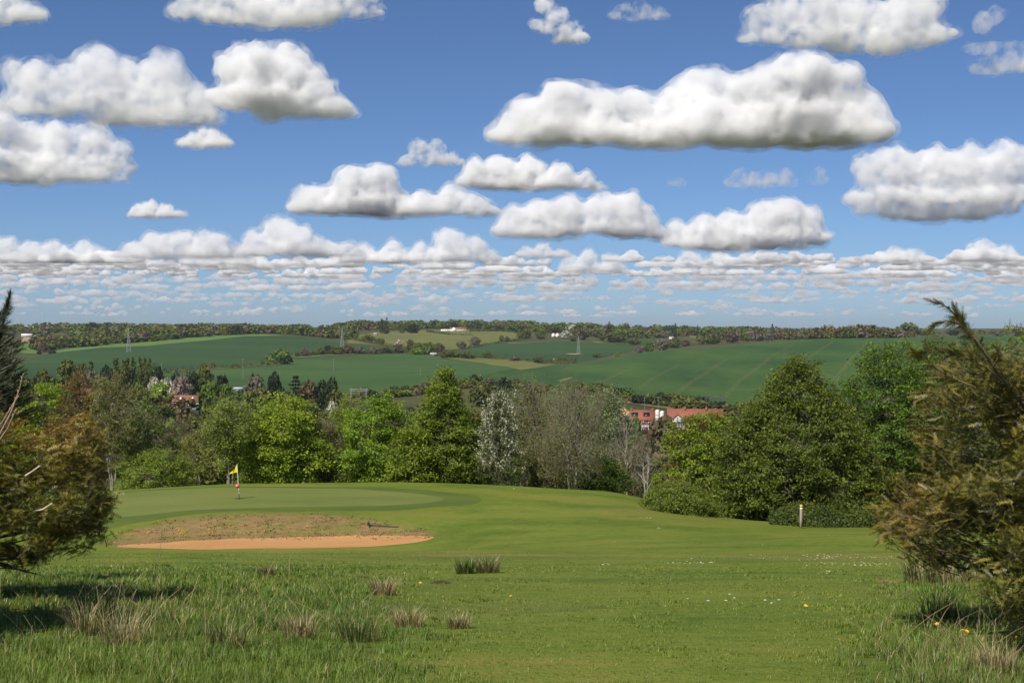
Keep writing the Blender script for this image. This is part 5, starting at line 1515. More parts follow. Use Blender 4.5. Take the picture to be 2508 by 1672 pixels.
# pine at the left edge
tx, ty = (-60 - CX) / F * 23, 23.0
tz = gz(tx, ty)
pn = thing('pine_tree', (tx, ty, tz), 'dark long-needled pine rising at the left edge behind the yew', 'tree')
off = np.array([tx, ty, tz])
g, gt = Geo(), Geo()
rng = np.random.default_rng(8)
def needles(g, P, D, n, L, col):
    m = len(P) * n
    k = np.repeat(np.arange(len(P)), n)
    s = rng.uniform(0, 1, m)[:, None]
    base = P[k] + D[k] * s * .22
    d = unit(D[k] * (.75 + .5 * s) + rng.normal(size=(m, 3)) * .5)
    w = unit(np.cross(d, rng.normal(size=(m, 3)))) * .004
    tip = base + d * L * rng.uniform(.7, 1.15, (m, 1))
    V = np.stack([base - w, base + w, tip], 1).reshape(-1, 3)
    c = np.array(col[0]) * s + np.array(col[1]) * (1 - s)
    g.add(V, None, np.arange(m * 3).reshape(-1, 3), np.repeat(c, 3, 0))
outP = [(-20, 800), (0, 745), (14, 742), (30, 748), (26, 768), (18, 800), (34, 815), (54, 845), (50, 880), (62, 925), (74, 960), (64, 1000), (110, 985), (118, 1010), (70, 1035), (-40, 1050), (-200, 1040), (-160, 880)]
Xp, Yp = rng.uniform(-200, 118, 9000), rng.uniform(742, 1050, 9000)
kk = inside(outP, Xp, Yp); Xp, Yp = Xp[kk][:430], Yp[kk][:430]
e = np.clip(edge_dist(outP, Xp, Yp) / 60, 0, 1)
Dp = 23 + .75 * np.sqrt(1 - (1 - e)**2) * rng.choice([-1, -1, 1], len(Xp)) * rng.uniform(.2, 1, len(Xp))
P = np.stack([(Xp - CX) / F * Dp, Dp, -(Yp - HY) / F * Dp], 1)
ax = np.array([tx, ty, 0]); dv = unit(np.stack([P[:, 0] - tx + .3, (P[:, 1] - ty) * .6, np.full(len(P), .55)], 1) + rng.normal(size=P.shape) * .15)
needles(g, P - dv * .18, dv, 46, .13, ((.045, .06, .022), (.018, .028, .012)))
A = np.stack([np.full(len(P), tx), np.full(len(P), ty), P[:, 2] - .45], 1)
gt.tube(P - dv * .45, P, .012, .006, 4, (.1, .08, .06))
gt.tube(A[::5], (P - dv * .45)[::5], .03, .012, 5, (.1, .08, .06))
gt.tube([(tx, ty, tz)], [(tx + .15, ty, .1)], .16, .04, 10, (.11, .085, .065))
lead = np.array([((x - CX) / F * 23, 23, -(y - HY) / F * 23) for x, y in ((-10, 860), (2, 810), (10, 770), (17, 748))])
gt.tube(lead[:-1], lead[1:], .02, .01, 5, (.1, .08, .06))
Ls = lead[0] + (lead[-1] - lead[0]) * rng.uniform(0, 1, (26, 1))
needles(g, Ls, np.tile(unit(lead[-1] - lead[0]), (26, 1)), 60, .12, ((.05, .07, .024), (.022, .034, .014)))
gt.V = [v - off for v in gt.V]; g.V = [v - off for v in g.V]
part('trunk', gt, mat_bark, pn, True); part('needles', g, mat_yew, pn)

# budding sapling twigs leaning in from the left
tx, ty = (-70 - CX) / F * 9.5, 9.5
tz = gz(tx, ty)
sp = thing('sapling', (tx, ty, tz), 'bare budding twig leaning in at the left edge before the pine', 'sapling')
gt, g = Geo(), Geo()
for pts, r in (([(-70, 1600), (-60, 1300), (-30, 1120), (0, 1062), (25, 1015), (42, 970), (50, 945), (56, 918)], .009), ([(-50, 1200), (-20, 1060), (5, 1035), (32, 990), (44, 972)], .006), ([(-40, 1150), (-10, 1090), (18, 1050), (38, 1005)], .006)):
    W = np.array([((x - CX) / F * 9.5, 9.5, -(y - HY) / F * 9.5) for x, y in pts]) - np.array([tx, ty, tz])
    if pts[0][1] == 1600: W[0] = (0, 0, -.1)
    rr = np.linspace(r, .0035, len(W))
    gt.tube(W[:-1], W[1:], rr[:-1], rr[1:], 6, (.3, .2, .15))
    for j in range(3, len(W)):
        for q in range(3):
            b0 = W[j] + (W[j - 1] - W[j]) * q * .3
            dv = np.array([R.uniform(-.6, .6), R.uniform(-.6, .6), .7]); dv /= np.linalg.norm(dv)
            gt.tube([b0], [b0 + dv * .02], .005, .0015, 5, (.4, .25, .17))
part('stem', gt, mat_bark, sp, True)

# ------------------------------------------------------------------ grass
mat_grass = foliage('grass blades', .3, .5, (.7, 1.3), .3)
rng = np.random.default_rng(77)
def blades(g, B, lean, h, w, col):
    m = len(B)
    z = np.array([0, 0, 1.])
    side = unit(np.cross(lean + np.array([1e-4, 0, 0]), z)) 
    h, w = h[:, None], w[:, None]
    mid = B + z * h * .55 + lean * h * .3
    tip = B + z * h * .92 + lean * h * .95
    V = np.stack([B - side * w, B + side * w, mid - side * w * .7, mid + side * w * .7, tip], 1).reshape(-1, 3)
    k = np.arange(m)[:, None] * 5
    g.add(V, k + np.array([[0, 1, 3, 2]]), k + np.array([[2, 3, 4]]), np.repeat(col, 5, 0))


def patch(nc, d0, d1, nb, seed):
    rng = np.random.default_rng(seed)
    d = np.exp(rng.uniform(math.log(d0), math.log(d1), nc))
    px = rng.uniform(-60, 2570, nc)
    X = (px - CX) / F * d
    Z = ground(X, d)
    py = HY - Z / d * F
    Ln = np.clip(longness(px, py) + .25 * (np.sin(X * 2.1 + d) * np.sin(d * 1.3 - X)), 0, 1)
    k = np.repeat(np.arange(nc), nb)
    r = (.05 + .05 * rng.uniform(size=nc))[k] * (d[k] / 14)
    a = rng.uniform(0, 6.28, len(k))
    bx, by = X[k] + np.cos(a) * r * rng.uniform(0, 1, len(k)), d[k] + np.sin(a) * r * rng.uniform(0, 1, len(k))
    B = np.stack([bx, by, ground(bx, by) - .01], 1)
    h = (.022 + .022 * rng.uniform(size=nc) + Ln * (.03 + .09 * rng.uniform(size=nc)))[k] * rng.uniform(.6, 1.25, len(k))
    la = rng.uniform(0, 6.28, len(k))
    lean = np.stack([np.cos(la), np.sin(la), 0 * la], 1) * rng.uniform(.2, 1.3, (len(k), 1)) + np.array([.12, 0, 0])
    w = .0022 * d[k] / 9 * rng.uniform(.7, 1.4, len(k))
    tone = np.clip(.5 + .35 * np.sin(X * .55 + 1.2 * np.sin(d * .3)) * np.cos(d * .42) + rng.normal(0, .2, nc), 0, 1)[k][:, None]
    c = np.array((.085, .135, .016)) * (1 - tone) + np.array((.175, .205, .028)) * tone
    lush = np.clip(.5 + .5 * np.sin(X * 4.3 + 2 * np.sin(d * 1.1)) * np.sin(d * 3.7 + 1.5 * np.sin(X * 1.7)) + rng.normal(0, .25, nc), 0, 1)[k][:, None]
    c = np.where(Ln[k][:, None] > .4, c * np.array((.85, 1.02, 1.0)) * (.75 + .55 * lush), c * (1.05 + .2 * lush))
    h = h * (.75 + .6 * (1 - lush[:, 0]) * Ln[k])
    dryp = (.012 + .03 * Ln + .16 * soft_pt(px, py))[k]
    c = np.where(rng.uniform(size=(len(k), 1)) < dryp[:, None], np.array((.42, .33, .17)) * rng.uniform(.6, 1.15, (len(k), 1)), c)
    return B, lean, h, w, c


def soft_pt(px, py):
    s = 0
    for cx, cy, rx, ry, a in ((2420, 1620, 260, 90, 1.4), (330, 1480, 350, 40, 1.0), (1000, 1505, 180, 30, .9), (700, 1540, 160, 40, .7), (1250, 1500, 200, 30, .5), (300, 1560, 200, 40, .9)):
        s = s + a * np.exp(-((px - cx) / rx)**2 - ((py - cy) / ry)**2)
    return s


g = Geo()
blades(g, *patch(14500, 8.6, 36, 9, 101))
blades(g, *patch(5500, 28, 66, 6, 102))
o = link('meadow_grass', g.mesh('meadow_grass', mat_grass))
tag(o, 'green grass blades with dry straw among them over the foreground slope', 'grass', kind='stuff')

# tall dry stalks
g = Geo()
n = 760
sx = np.concatenate([rng.uniform(-20, 1000, 480), rng.uniform(2150, 2520, 280)])
sy = np.concatenate([1400 + 262 * rng.uniform(size=480)**.8, rng.uniform(1440, 1672, 280)])
keep = rng.uniform(size=n) < np.clip(longness(sx, sy) * .07 + soft_pt(sx, sy) * .22, 0, 1)
for x, y in zip(sx[keep], sy[keep]):
    b = np.array(hit(x, y, 8.5, 40)); L = rng.uniform(.2, .52); a = rng.uniform(0, 6.28); s = rng.uniform(.1, 1.2)
    t = np.linspace(0, 1, 5)[:, None]
    Cc = b + np.array([0, 0, 1.]) * L * t * (1 - .15 * s * t) + np.array([math.cos(a), math.sin(a), 0]) * L * s * t**1.6
    r = .0018 * b[1] / 10
    g.tube(Cc[:-1], Cc[1:], r, r * .8, 3, np.array((.48, .38, .21)) * rng.uniform(.6, 1.1))
for x0, y0, x1, y1, y2 in ((372, 1630, 385, 1450, 1275), (360, 1440, 375, 1405, 1340), (205, 1470, 212, 1420, 1372), (160, 1450, 150, 1420, 1410), (625, 1400, 640, 1350, 1340)):   # single tall seed stalks
    b = np.array(hit(x0, y0, 8.5, 40)); d = b[1]
    W = np.array([b, ((x1 - CX) / F * d, d, -(y1 - HY) / F * d), ((2 * x1 - x0 - CX) / F * d, d, -(y2 - HY) / F * d)])
    g.tube(W[:-1], W[1:], .0025 * d / 12, .0015 * d / 12, 3, (.42, .34, .19))
o = link('dry_stalks', g.mesh('dry_stalks', mat_grass)); tag(o, 'tall dry straw stalks standing in the long grass', 'straw', kind='stuff')

TUS = [(300, 1575, .55, .36, .75, 'big straw-coloured tussock in the left foreground below the shadow'), (210, 1550, .4, .34, .6, 'straw tussock left of the big straw-coloured tussock'), (555, 1585, .5, .34, .35, 'grey-green tussock with brown base in the left foreground'), (735, 1560, .4, .26, .8, 'flattened straw tussock at the left of centre'),
       (880, 1570, .5, .34, .2, 'dark green upright tussock with straw edge left of centre'), (940, 1456, .32, .2, .9, 'small low straw tuft below the bunker'), (1138, 1404, .4, .26, .15, 'dark green tuft, left of the pair below the bunker end'),
       (1195, 1402, .42, .28, .5, 'tuft with straw stalks, right of the pair below the bunker end'), (1000, 1535, .4, .22, .85, 'pale straw tuft in the middle foreground'), (1125, 1538, .28, .16, .7, 'brown withered tuft right of the pale straw tuft'),
       (235, 1512, .45, .4, .15, 'dark tall tussock at the end of the left shadow'), (2260, 1425, .6, .36, .5, 'bramble and straw tussock under the right yew'), (2340, 1430, .5, .34, .85, 'pale straw tussock under the right yew'),
       (2440, 1640, .6, .3, .85, 'brown-straw tussock in the bottom right corner'), (2300, 1515, .5, .32, .2, 'dark green tussock in the shadow of the right yew'), (655, 1412, .3, .18, .5, 'small straw tuft below the middle of the bunker')]
for px, py, sp_, hh, dr, lb in TUS:
    b = np.array(hit(px, py, 8.5, 60)); k = b[1] / 13
    m = 240
    a = rng.uniform(0, 6.28, m); r = sp_ * .35 * np.sqrt(rng.uniform(0, 1, m)) * min(k, 1.4)
    B = np.stack([np.cos(a) * r, np.sin(a) * r, ground(b[0] + np.cos(a) * r, b[1] + np.sin(a) * r) - b[2] - .01], 1)
    lean = np.stack([np.cos(a), np.sin(a), 0 * a], 1) * rng.uniform(.1, .9, (m, 1)) + rng.normal(size=(m, 3)) * np.array([.25, .25, 0])
    cc = np.where(rng.uniform(size=(m, 1)) < dr, np.array((.46, .36, .2)) * rng.uniform(.5, 1.15, (m, 1)), np.array((.07, .11, .022)) * rng.uniform(.7, 1.4, (m, 1)))
    g = Geo(); blades(g, B, lean, hh * rng.uniform(.45, 1.15, m) * min(k, 1.3), np.full(m, .0032) * k, cc)
    o = link('grass_tussock', g.mesh('grass_tussock', mat_grass)); o.location = b
    tag(o, lb, 'tussock', 'tussocks in the foreground')

# molehills
for px, py, r, lb, c in ((1080, 1427, .24, 'dark molehill of bare earth below the bunker end', (.07, .045, .028)), (885, 1413, .2, 'small flat molehill left of the dark molehill', (.08, .055, .03)), (2180, 1424, .28, 'reddish-brown anthill under the right yew', (.2, .12, .065))):
    b = hit(px, py, 8.5, 60); g = Geo()
    na, nr = 16, 6; V = []
    for i in range(nr):
        for j in range(na):
            t = i / (nr - 1); rr = r * t * (1 + .2 * math.sin(j * 1.7 + i)); a = j * math.tau / na
            x, y = rr * math.cos(a), rr * math.sin(a) * .8
            V.append((x, y, gz(b[0] + x, b[1] + y) - b[2] + .08 * r * 2 * (1 - t * t) * (1 + .5 * R.uniform(-1, 1)) - .012))
    g.add(V, [(i * na + j, (i + 1) * na + j, (i + 1) * na + (j + 1) % na, i * na + (j + 1) % na) for i in range(nr - 1) for j in range(na)])
    o = link('molehill' if 'mole' in lb else 'anthill', g.mesh('molehill', paint('loose earth', c, .95, .4, 20.0, .1, bump=.8))); o.location = b
    tag(o, lb, 'molehill' if 'mole' in lb else 'anthill')

# dandelions
M_DAN = paint('dandelion yellow', (.8, .5, .01), .6, .1, 30.0)
M_STEM = paint('flower stem', (.12, .17, .04), .6, .1, 20.0)
DAN = [(1030, 1436, 'lone dandelion below the end of the bunker'), (1252, 1472, 'lone dandelion in the middle foreground'), (1975, 1498, 'dandelion in front of the right yew shadow, leftmost of two on that line'), (1912, 1472, 'pale dandelion above and left of the right foreground ones'),
       (2075, 1548, 'dandelion below the tip of the right yew shadow'), (2297, 1546, 'dandelion left of the pair at the right edge of the shadow'), (2354, 1562, 'left dandelion of the close pair below the right shadow'), (2365, 1564, 'right dandelion of the close pair below the right shadow'),
       (1937, 1634, 'lowest dandelion near the bottom edge right of centre'), (2092, 1404, 'small dandelion on the mown grass near the anthill'), (2490, 1581, 'dandelion at the far right edge of the grass'), (2034, 1476, 'dandelion close to the tip of the right yew shadow')]
g = Geo()
pet = []
for ring, (n_, L_, e_) in enumerate(((14, .024, .15), (11, .017, .5), (7, .009, 1.0))):
    for j in range(n_):
        a = j * math.tau / n_ + ring * .2; d = np.array([math.cos(a) * math.cos(e_), math.sin(a) * math.cos(e_), math.sin(e_)]); s_ = np.array([-math.sin(a), math.cos(a), 0]) * .0035
        k = g.n; g.add([(0, 0, 0), d * L_ - s_, d * L_ * 1.05, d * L_ + s_], [(0, 1, 2, 3)])
head = g.mesh('flower_head', M_DAN)
g = Geo(); g.tube([(0, 0, 0)], [(0.01, 0, .1)], .002, .002, 5); stem = g.mesh('stem', M_STEM)
for px, py, lb in DAN:
    x, y, z = hit(px, py + 4, 8.5, 60)
    rt = thing('dandelion', (x, y, z), lb, 'flower', 'dandelions in the foreground', R.uniform(0, 6))
    rt.scale = (.85,) * 3
    link('stem', stem, rt); o = link('flower_head', head, rt); o.location = (.01, 0, .1); o.rotation_euler = (.5, 0, R.uniform(0, 6))
# daisies on the fairway and yellow flowers on the bunker bank, as masses
def flowers(name, spots, mat, r, label):
    g = Geo()
    for (x, y, z, s) in spots:
        for j in range(7):
            a = j * math.tau / 7; d = np.array([math.cos(a), math.sin(a), .25]) * r * s; q = np.array([-math.sin(a), math.cos(a), 0]) * r * s * .35
            g.add([(x, y, z), np.array((x, y, z)) + d - q, np.array((x, y, z)) + d * 1.1, np.array((x, y, z)) + d + q], [(0, 1, 2, 3)])
    tag(link(name, g.mesh(name, mat)), label, 'flowers', kind='stuff')
sp_ = []
for cx, cy, rx, ry, n_ in ((2050, 1366, 260, 8, 70), (1700, 1382, 70, 3, 24), (2110, 1386, 120, 6, 40), (1480, 1386, 14, 3, 6), (2030, 1404, 10, 4, 8), (1580, 1270, 12, 2, 4), (1615, 1296, 10, 2, 4), (1700, 1266, 5, 1, 2), (1260, 1198, 6, 1, 3), (1845, 1478, 120, 10, 8)):
    for _ in range(n_):
        x, y, z = hit(cx + R.gauss(0, rx * .5), cy + R.gauss(0, ry * .5), 12, 95); sp_.append((x, y, z + .05, R.uniform(.8, 1.5) * max(1, y / 35)))
flowers('daisies', sp_, paint('daisy white', (.75, .74, .68), .7, .05), .014, 'white daisies scattered over the fairway in front of the hedge')
sp_ = []
for cx, cy, rx, ry, n_ in ((442, 1306, 14, 10, 26), (515, 1306, 12, 8, 16), (362, 1308, 8, 4, 5), (400, 1280, 14, 3, 4), (600, 1310, 40, 4, 9), (280, 1333, 5, 2, 4), (700, 1300, 120, 10, 6), (320, 1312, 4, 2, 2)):
    for _ in range(n_):
        x, y, z = hit(cx + R.gauss(0, rx * .5), cy + R.gauss(0, ry * .5), 60, 90); sp_.append((x, y, z + .1, R.uniform(.8, 1.3)))
flowers('bank_dandelions', sp_, M_DAN, .035, 'yellow dandelions clustered on the bank above the left end of the bunker')
# weeds on the bank
g = Geo()
nb = 2000
wx_ = rng.uniform(270, 1070, nb); wy_ = rng.uniform(1258, 1322, nb)
kk = inside(BANK, wx_, wy_) & (np.sin(wx_ * .05) + np.sin(wy_ * .3 + wx_ * .02) + rng.normal(0, .8, nb) > .3)
Pb = np.array([hit(a, b, 62, 84) for a, b in zip(wx_[kk], wy_[kk])])
m = len(Pb); k = np.repeat(np.arange(m), 5)
la = rng.uniform(0, 6.28, m * 5)
cc = np.where(rng.uniform(size=(m, 1)) < .45, np.array((.25, .18, .085)), np.array((.06, .085, .02)))[k] * rng.uniform(.7, 1.3, (m * 5, 1))
blades(g, Pb[k] + np.stack([np.cos(la), np.sin(la), 0 * la], 1) * .08, np.stack([np.cos(la), np.sin(la), 0 * la], 1) * .6, rng.uniform(.03, .1, m * 5), np.full(m * 5, .014), cc)
tag(link('bank_grass', g.mesh('bank_grass', mat_grass)), 'ragged dry grass and weeds on the bunker bank', 'grass', kind='stuff')

# ------------------------------------------------------------------ clouds: bodies of scattering mist with flat bases about 900 m up
def cloud_mat(dens, W, lo=.40, hi=.56, sc_=9.0):
    m = bpy.data.materials.new('cloud mist')
    m.use_nodes = True
    n = m.node_tree
    n.nodes.clear()
    o = n.nodes.new('ShaderNodeOutputMaterial')
    v = nd(n, 'ShaderNodeVolumeScatter')
    v.inputs['Color'].default_value = (.984, .983, .983, 1)
    v.inputs['Anisotropy'].default_value = .15
    tc = nd(n, 'ShaderNodeTexCoord')
    no = nd(n, 'ShaderNodeTexNoise', i_Scale=sc_ / W, i_Detail=8.0, i_Roughness=.62)
    n.links.new(tc.outputs['Object'], no.inputs['Vector'])
    mr = nd(n, 'ShaderNodeMapRange', i_1=lo, i_2=hi, i_3=0.0, i_4=dens)
    n.links.new(no.outputs[0], mr.inputs[0])
    n.links.new(mr.outputs[0], v.inputs['Density'])
    n.links.new(v.outputs[0], o.inputs['Volume'])
    return m


_b = bmesh.new(); bmesh.ops.create_icosphere(_b, subdivisions=2, radius=1.0); _b.verts.index_update()
ICO2 = (np.array([v.co[:] for v in _b.verts]), np.array([[v.index for v in f.verts] for f in _b.faces])); _b.free()


_b = bmesh.new(); bmesh.ops.create_icosphere(_b, subdivisions=1, radius=1.0); _b.verts.index_update()
ICO1 = (np.array([v.co[:] for v in _b.verts]), np.array([[v.index for v in f.verts] for f in _b.faces])); _b.free()


def balls(Q, ico=None):
    """one icosphere for each (x, y, z, rx, ry, rz)"""
    ICO_V, ICO_F = ico or ICO2
    Q = np.array(Q, float)
    V = Q[:, None, :3] + ICO_V[None] * Q[:, None, 3:6]
    T = ICO_F[None] + (np.arange(len(Q)) * len(ICO_V))[:, None, None]
    return V.reshape(-1, 3), T.reshape(-1, 3)


def cloud_mesh(puffs, seed, H=900.0, vox=110, flat=.12, bumps=16):
    """puffs (column, row, radius in px) -> joined puffs standing on a flat base; returns object, width"""
    rnd = random.Random(seed)
    base = max(p[1] + p[2] * .3 for p in puffs)
    D = H * F / (HY - base)
    k = D / F
    P = [((x - CX) * k, rnd.uniform(-.6, .6) * r * k, (HY - y) * k, r * k) for x, y, r in puffs]
    x0 = min(p[0] - p[3] for p in P); x1 = max(p[0] + p[3] for p in P)
    W = x1 - x0
    cx = (x0 + x1) / 2
    Q = list(P)
    for (x, y, z, r) in P:
        for i in range(bumps):
            a = rnd.uniform(0, 6.28); e = rnd.uniform(-.05, 1); c = math.sqrt(1 - e * e)
            Q.append((x + math.cos(a) * c * r * .86, y + math.sin(a) * c * r * .86, z + e * r * .82, r * rnd.uniform(.22, .46)))
    zb = -.05 * W / 10
    Q = [(x - cx, y, z - H, r, r, r) for x, y, z, r in Q] + [(x - cx + dx * r, y, max(.3 * r, (z - H) * .45), r * 1.15, r * 1.15, r * .55) for x, y, z, r in P for dx in (-.5, .5)]
    V, T = balls(Q)
    V[:, 2] = np.where(V[:, 2] < 0, V[:, 2] * flat, V[:, 2])
    me = npmesh('cloud', V, None, T)
    o = link('cloud', me)
    o.location = (cx, D, H)
    md = o.modifiers.new('join', 'REMESH'); md.mode = 'VOXEL'; md.voxel_size = W / vox; md.use_smooth_shade = True
    rm = sum(p[3] for p in P) / len(P)
    for s, st in ((1.1, .5), (.4, .28)):
        t = bpy.data.textures.new('billow', 'CLOUDS'); t.noise_scale = s * rm; t.noise_depth = 3
        md = o.modifiers.new('billow', 'DISPLACE'); md.texture = t; md.texture_coords = 'LOCAL'; md.strength = st * rm; md.mid_level = .5
    md = o.modifiers.new('rejoin', 'REMESH'); md.mode = 'VOXEL'; md.voxel_size = W / vox; md.use_smooth_shade = True
    return o, W, rm


CLOUDS = [
    ('white cumulus in the top left corner', [(10, 15, 45), (55, 40, 42)], 2.2, .42),
    ('broad soft cloud cut by the top edge left of centre', [(470, -5, 40), (560, 5, 55), (640, 45, 55), (720, 5, 65), (790, -10, 50), (860, -5, 35), (910, -10, 25)], 2.2, .43),
    ('large ragged cumulus upper left', [(40, 190, 48), (105, 205, 52), (180, 200, 55), (250, 175, 62), (315, 225, 78), (400, 170, 52), (400, 235, 78), (480, 265, 55), (370, 290, 50)], 2.0, .42),
    ('small round puff under the large ragged cumulus', [(475, 350, 28), (510, 340, 32), (535, 350, 24)], 2.2, .40),
    ('bright cumulus with sloping right side left of centre', [(572, 165, 52), (640, 180, 66), (710, 185, 72), (770, 235, 62), (825, 275, 38), (690, 250, 50)], 3.2, .39),
    ('layered cumulus at the left edge', [(5, 310, 52), (70, 350, 55), (150, 345, 45), (220, 345, 45), (290, 368, 28), (40, 420, 55), (120, 430, 50), (210, 425, 45), (280, 430, 28)], 2.4, .41),
    ('small lone flat cloud at left', [(335, 515, 18), (365, 512, 22), (405, 520, 22), (440, 528, 15)], 2.2, .39),
    ('cumulus with twin humps left of the middle', [(765, 490, 40), (825, 500, 46), (870, 450, 44), (930, 445, 46), (950, 505, 54), (1030, 510, 42), (1100, 490, 38), (1165, 505, 34), (1205, 520, 22)], 3.0, .39),
    ('small wispy cloud above the middle', [(1025, 365, 24), (1065, 375, 28), (1105, 392, 22), (990, 400, 16)], 1.0, .45),
    ('dome shaped cumulus right of the twin humps', [(1165, 425, 34), (1225, 420, 44), (1300, 425, 44), (1370, 435, 38), (1430, 450, 30), (1470, 458, 16)], 2.8, .39),
    ('largest towering cumulus at the right', [(1255, 310, 44), (1300, 285, 52), (1375, 250, 56), (1375, 320, 64), (1470, 265, 48), (1480, 330, 66), (1560, 255, 46), (1600, 330, 74), (1650, 250, 46), (1720, 215, 56), (1730, 320, 84), (1800, 215, 40),
      (1865, 215, 52), (1870, 310, 92), (1960, 185, 60), (1985, 290, 96), (2050, 210, 54), (2090, 290, 66), (2135, 330, 32)], 3.4, .38),
    ('cumulus below the towering cloud, just right of the middle', [(1260, 540, 40), (1320, 535, 48), (1390, 520, 44), (1480, 515, 44), (1530, 520, 46), (1570, 550, 46), (1605, 575, 30)], 2.8, .39),
    ('cumulus with rounded right dome low at right', [(1660, 565, 30), (1720, 575, 42), (1790, 565, 48), (1870, 535, 46), (1930, 525, 44), (1985, 540, 38), (1860, 600, 30), (1950, 605, 24)], 2.8, .39),
    ('double-decked cloud at the right edge', [(2130, 418, 44), (2190, 405, 50), (2240, 415, 48), (2290, 412, 54), (2340, 415, 50), (2390, 412, 54), (2450, 405, 54), (2500, 410, 46), (2120, 490, 24), (2190, 490, 36), (2280, 500, 44), (2370, 500, 42), (2450, 485, 34), (2200, 530, 22), (2270, 535, 18)], 2.2, .41),
    ('large soft cloud cut by the top edge at right', [(1850, 45, 34), (1920, 30, 46), (2010, 30, 62), (2110, 40, 66), (2210, 50, 66), (2180, 125, 34), (2290, 10, 40)], 2.0, .43),
    ('narrow slanting wisp at the top right of centre', [(1330, 15, 22), (1362, 45, 26), (1400, 80, 30), (1385, 95, 20)], 1.4, .45),
    ('faint wisp right of the slanting one', [(1530, 40, 26), (1570, 30, 26), (1610, 38, 20)], .45, .47),
    ('faint ragged wisp at the top right edge', [(2400, 60, 26), (2440, 40, 24), (2440, 165, 36), (2490, 140, 38)], .6, .46),
    ('faint wisps under the towering cloud', [(1820, 440, 30), (1870, 445, 32), (1920, 440, 26), (1660, 450, 18), (2000, 430, 20)], .5, .46),
    ('left end of the low cloud bank', [(10, 615, 36), (75, 625, 34), (140, 620, 32), (205, 622, 34), (255, 635, 24)], 1.8, .40),
    ('long cumulus in the low bank at left', [(315, 620, 32), (380, 605, 40), (450, 600, 38), (520, 605, 42), (575, 625, 30)], 1.9, .39),
    ('peaked cumulus standing out of the low bank', [(625, 600, 34), (685, 570, 42), (735, 590, 40), (790, 615, 36), (850, 620, 30)], 2.0, .39),
    ('long lumpy cloud of the low bank near the middle', [(890, 625, 30), (960, 620, 32), (1030, 622, 30), (1100, 600, 40), (1160, 618, 36), (1200, 635, 24)], 1.9, .39),
    ('small flat cloud of the low bank right of the middle', [(1290, 622, 20), (1330, 618, 24), (1380, 625, 18)], 1.7, .40),
    ('double hump low cloud below the middle right cumulus', [(1400, 648, 24), (1440, 636, 26), (1500, 645, 24), (1490, 660, 22)], 1.7, .40),
    ('long low cloud below the rounded dome', [(1620, 650, 24), (1690, 640, 28), (1760, 645, 30), (1830, 645, 28), (1880, 650, 18)], 1.8, .40),
    ('low cumulus pair at the far right', [(2190, 630, 28), (2240, 632, 28), (2330, 640, 20), (2400, 620, 34), (2460, 630, 30)], 1.7, .40),
]
for i, (lb, pf, tau, lo) in enumerate(CLOUDS):
    o, W, rm = cloud_mesh(pf, 50 + i, vox=95 if len(pf) > 12 else 70)
    wisp = tau < 1.5
    o.data.materials.append(cloud_mat(tau * (1.6 if wisp else 1.25) / rm, rm * 9, lo - .01, lo + .2, 8.0 if wisp else 14.0))
    # thin ragged mist round the dense body
    v = link('cloud_fringe', o.data, o)
    for md in o.modifiers:
        if md.type == 'REMESH':
            m2 = v.modifiers.new(md.name, 'REMESH'); m2.mode = 'VOXEL'; m2.voxel_size = md.voxel_size * 1.4; m2.use_smooth_shade = True
        else:
            m2 = v.modifiers.new(md.name, 'DISPLACE'); m2.texture = md.texture; m2.texture_coords = 'LOCAL'; m2.strength = md.strength * 1.5; m2.mid_level = .5
        if md.name == 'join':
            m2 = v.modifiers.new('swell', 'DISPLACE'); m2.strength = .17 * rm; m2.mid_level = 0
            m3 = o.modifiers.new('shrink', 'DISPLACE'); m3.strength = -.1 * rm if not wisp else 0; m3.mid_level = 0
    v.material_slots[0].link = 'OBJECT'
    v.material_slots[0].material = (cloud_mat(tau * .42 / rm, rm * 9, lo + .035, lo + .22, 11.0))
    tag(o, lb, 'cloud', 'cumulus clouds')
# rows of small hazy clouds towards the horizon
g = []
rnd = random.Random(4)
SM_Q = []
for i in range(430):
    y = 636 + 140 * rnd.random()**.95
    s = np.interp(y, [640, 780], [1.0, .4])
    x = rnd.uniform(-150, 2650)
    base = y
    D = 900 * F / (HY - base); k = D / F
    n = rnd.randint(3, 7); Lw = rnd.uniform(80, 380) * s
    for j in range(n):
        u = (j + rnd.uniform(.2, .8)) / n - .5
        r = rnd.uniform(10, 27) * s * (1 - 1.2 * u * u)
        for q in range(4):
            rr = r * (1 if q == 0 else rnd.uniform(.4, .7)); a = rnd.uniform(0, 3.14)
            dx, dz = (0, 0) if q == 0 else (math.cos(a) * r * .9, math.sin(a) * r * .7)
            SM_Q.append(((x + u * Lw + dx - CX) * k, D + rnd.uniform(-1, 1) * r * k, 900 + (r * .15 + dz) * k, rr * k * 1.35, rr * k * 1.35, rr * k * .75))
SM_Q = np.array(SM_Q)
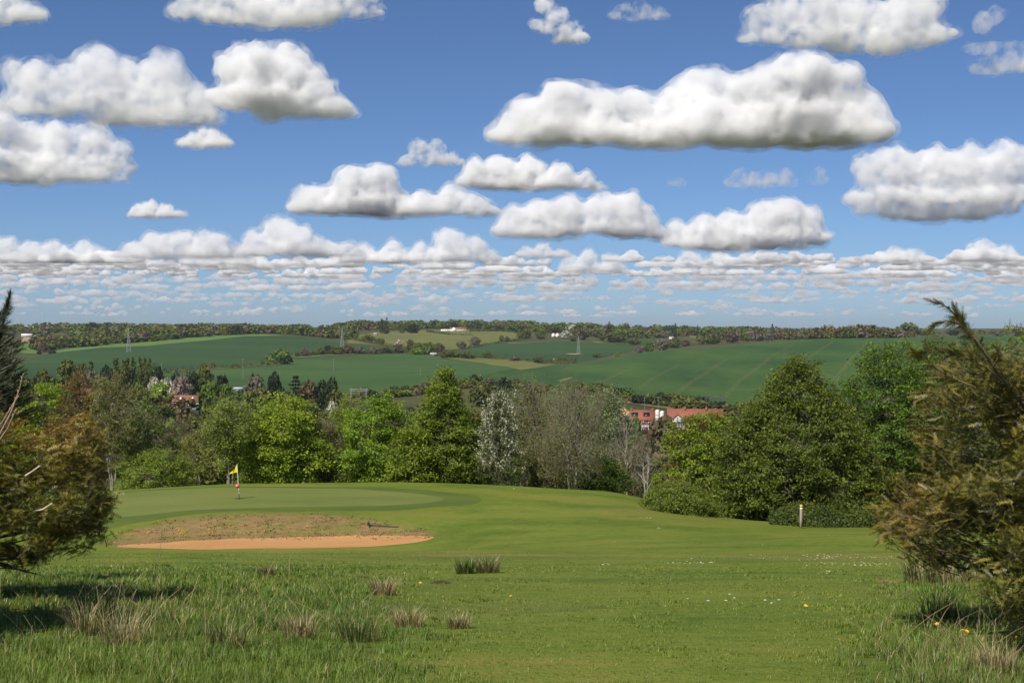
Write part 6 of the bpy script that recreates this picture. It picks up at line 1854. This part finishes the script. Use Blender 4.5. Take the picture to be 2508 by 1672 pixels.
# the small clouds come in bands by distance, each band one mass
for b, (d0, d1, tau) in enumerate(((0, 26000, 1.0), (26000, 36000, .85), (36000, 55000, .75), (55000, 300000, .7))):
    sel = SM_Q[(SM_Q[:, 1] >= d0) & (SM_Q[:, 1] < d1)]
    if not len(sel): continue
    V, T = balls(sel, ICO1)
    V[:, 2] -= 900
    V[:, 1] -= d0
    V[:, 2] = np.where(V[:, 2] < 0, V[:, 2] * .15, V[:, 2])
    m2 = npmesh('distant_clouds', V, None, T)
    o = link('distant_clouds', m2); o.location = (0, d0, 900)
    kd = ((d0 + min(d1, 80000)) / 2) / F
    md = o.modifiers.new('join', 'REMESH'); md.mode = 'VOXEL'; md.voxel_size = 5.5 * kd; md.use_smooth_shade = True
    t = bpy.data.textures.new('billow', 'CLOUDS'); t.noise_scale = 14 * kd; t.noise_depth = 3
    md = o.modifiers.new('billow', 'DISPLACE'); md.texture = t; md.texture_coords = 'LOCAL'; md.strength = 9 * kd; md.mid_level = .5
    md = o.modifiers.new('rejoin', 'REMESH'); md.mode = 'VOXEL'; md.voxel_size = 5.5 * kd; md.use_smooth_shade = True
    m2.materials.append(cloud_mat(tau * 2.9 / (16 * kd), 16 * kd * 9, .36, .7, 10))
    tag(o, ('nearest', 'second nearest', 'third nearest', 'farthest')[b] + ' row of small hazy clouds low above the horizon', 'clouds', kind='stuff')

# ------------------------------------------------------------------ haze in the valley air
g = Geo(); g.box(-22000, 22000, -60, 9300, -60, 48)
hz = link('haze', g.mesh('haze', None))
m = bpy.data.materials.new('haze air'); m.use_nodes = True
n = m.node_tree; n.nodes.clear()
out = n.nodes.new('ShaderNodeOutputMaterial'); v = n.nodes.new('ShaderNodeVolumePrincipled')
v.inputs['Color'].default_value = (.78, .86, 1.0, 1); v.inputs['Density'].default_value = 3.5e-5; v.inputs['Anisotropy'].default_value = .2
n.links.new(v.outputs[0], out.inputs['Volume'])
hz.data.materials.append(m)
tag(hz, 'thin blue haze filling the valley air', 'haze', kind='stuff')
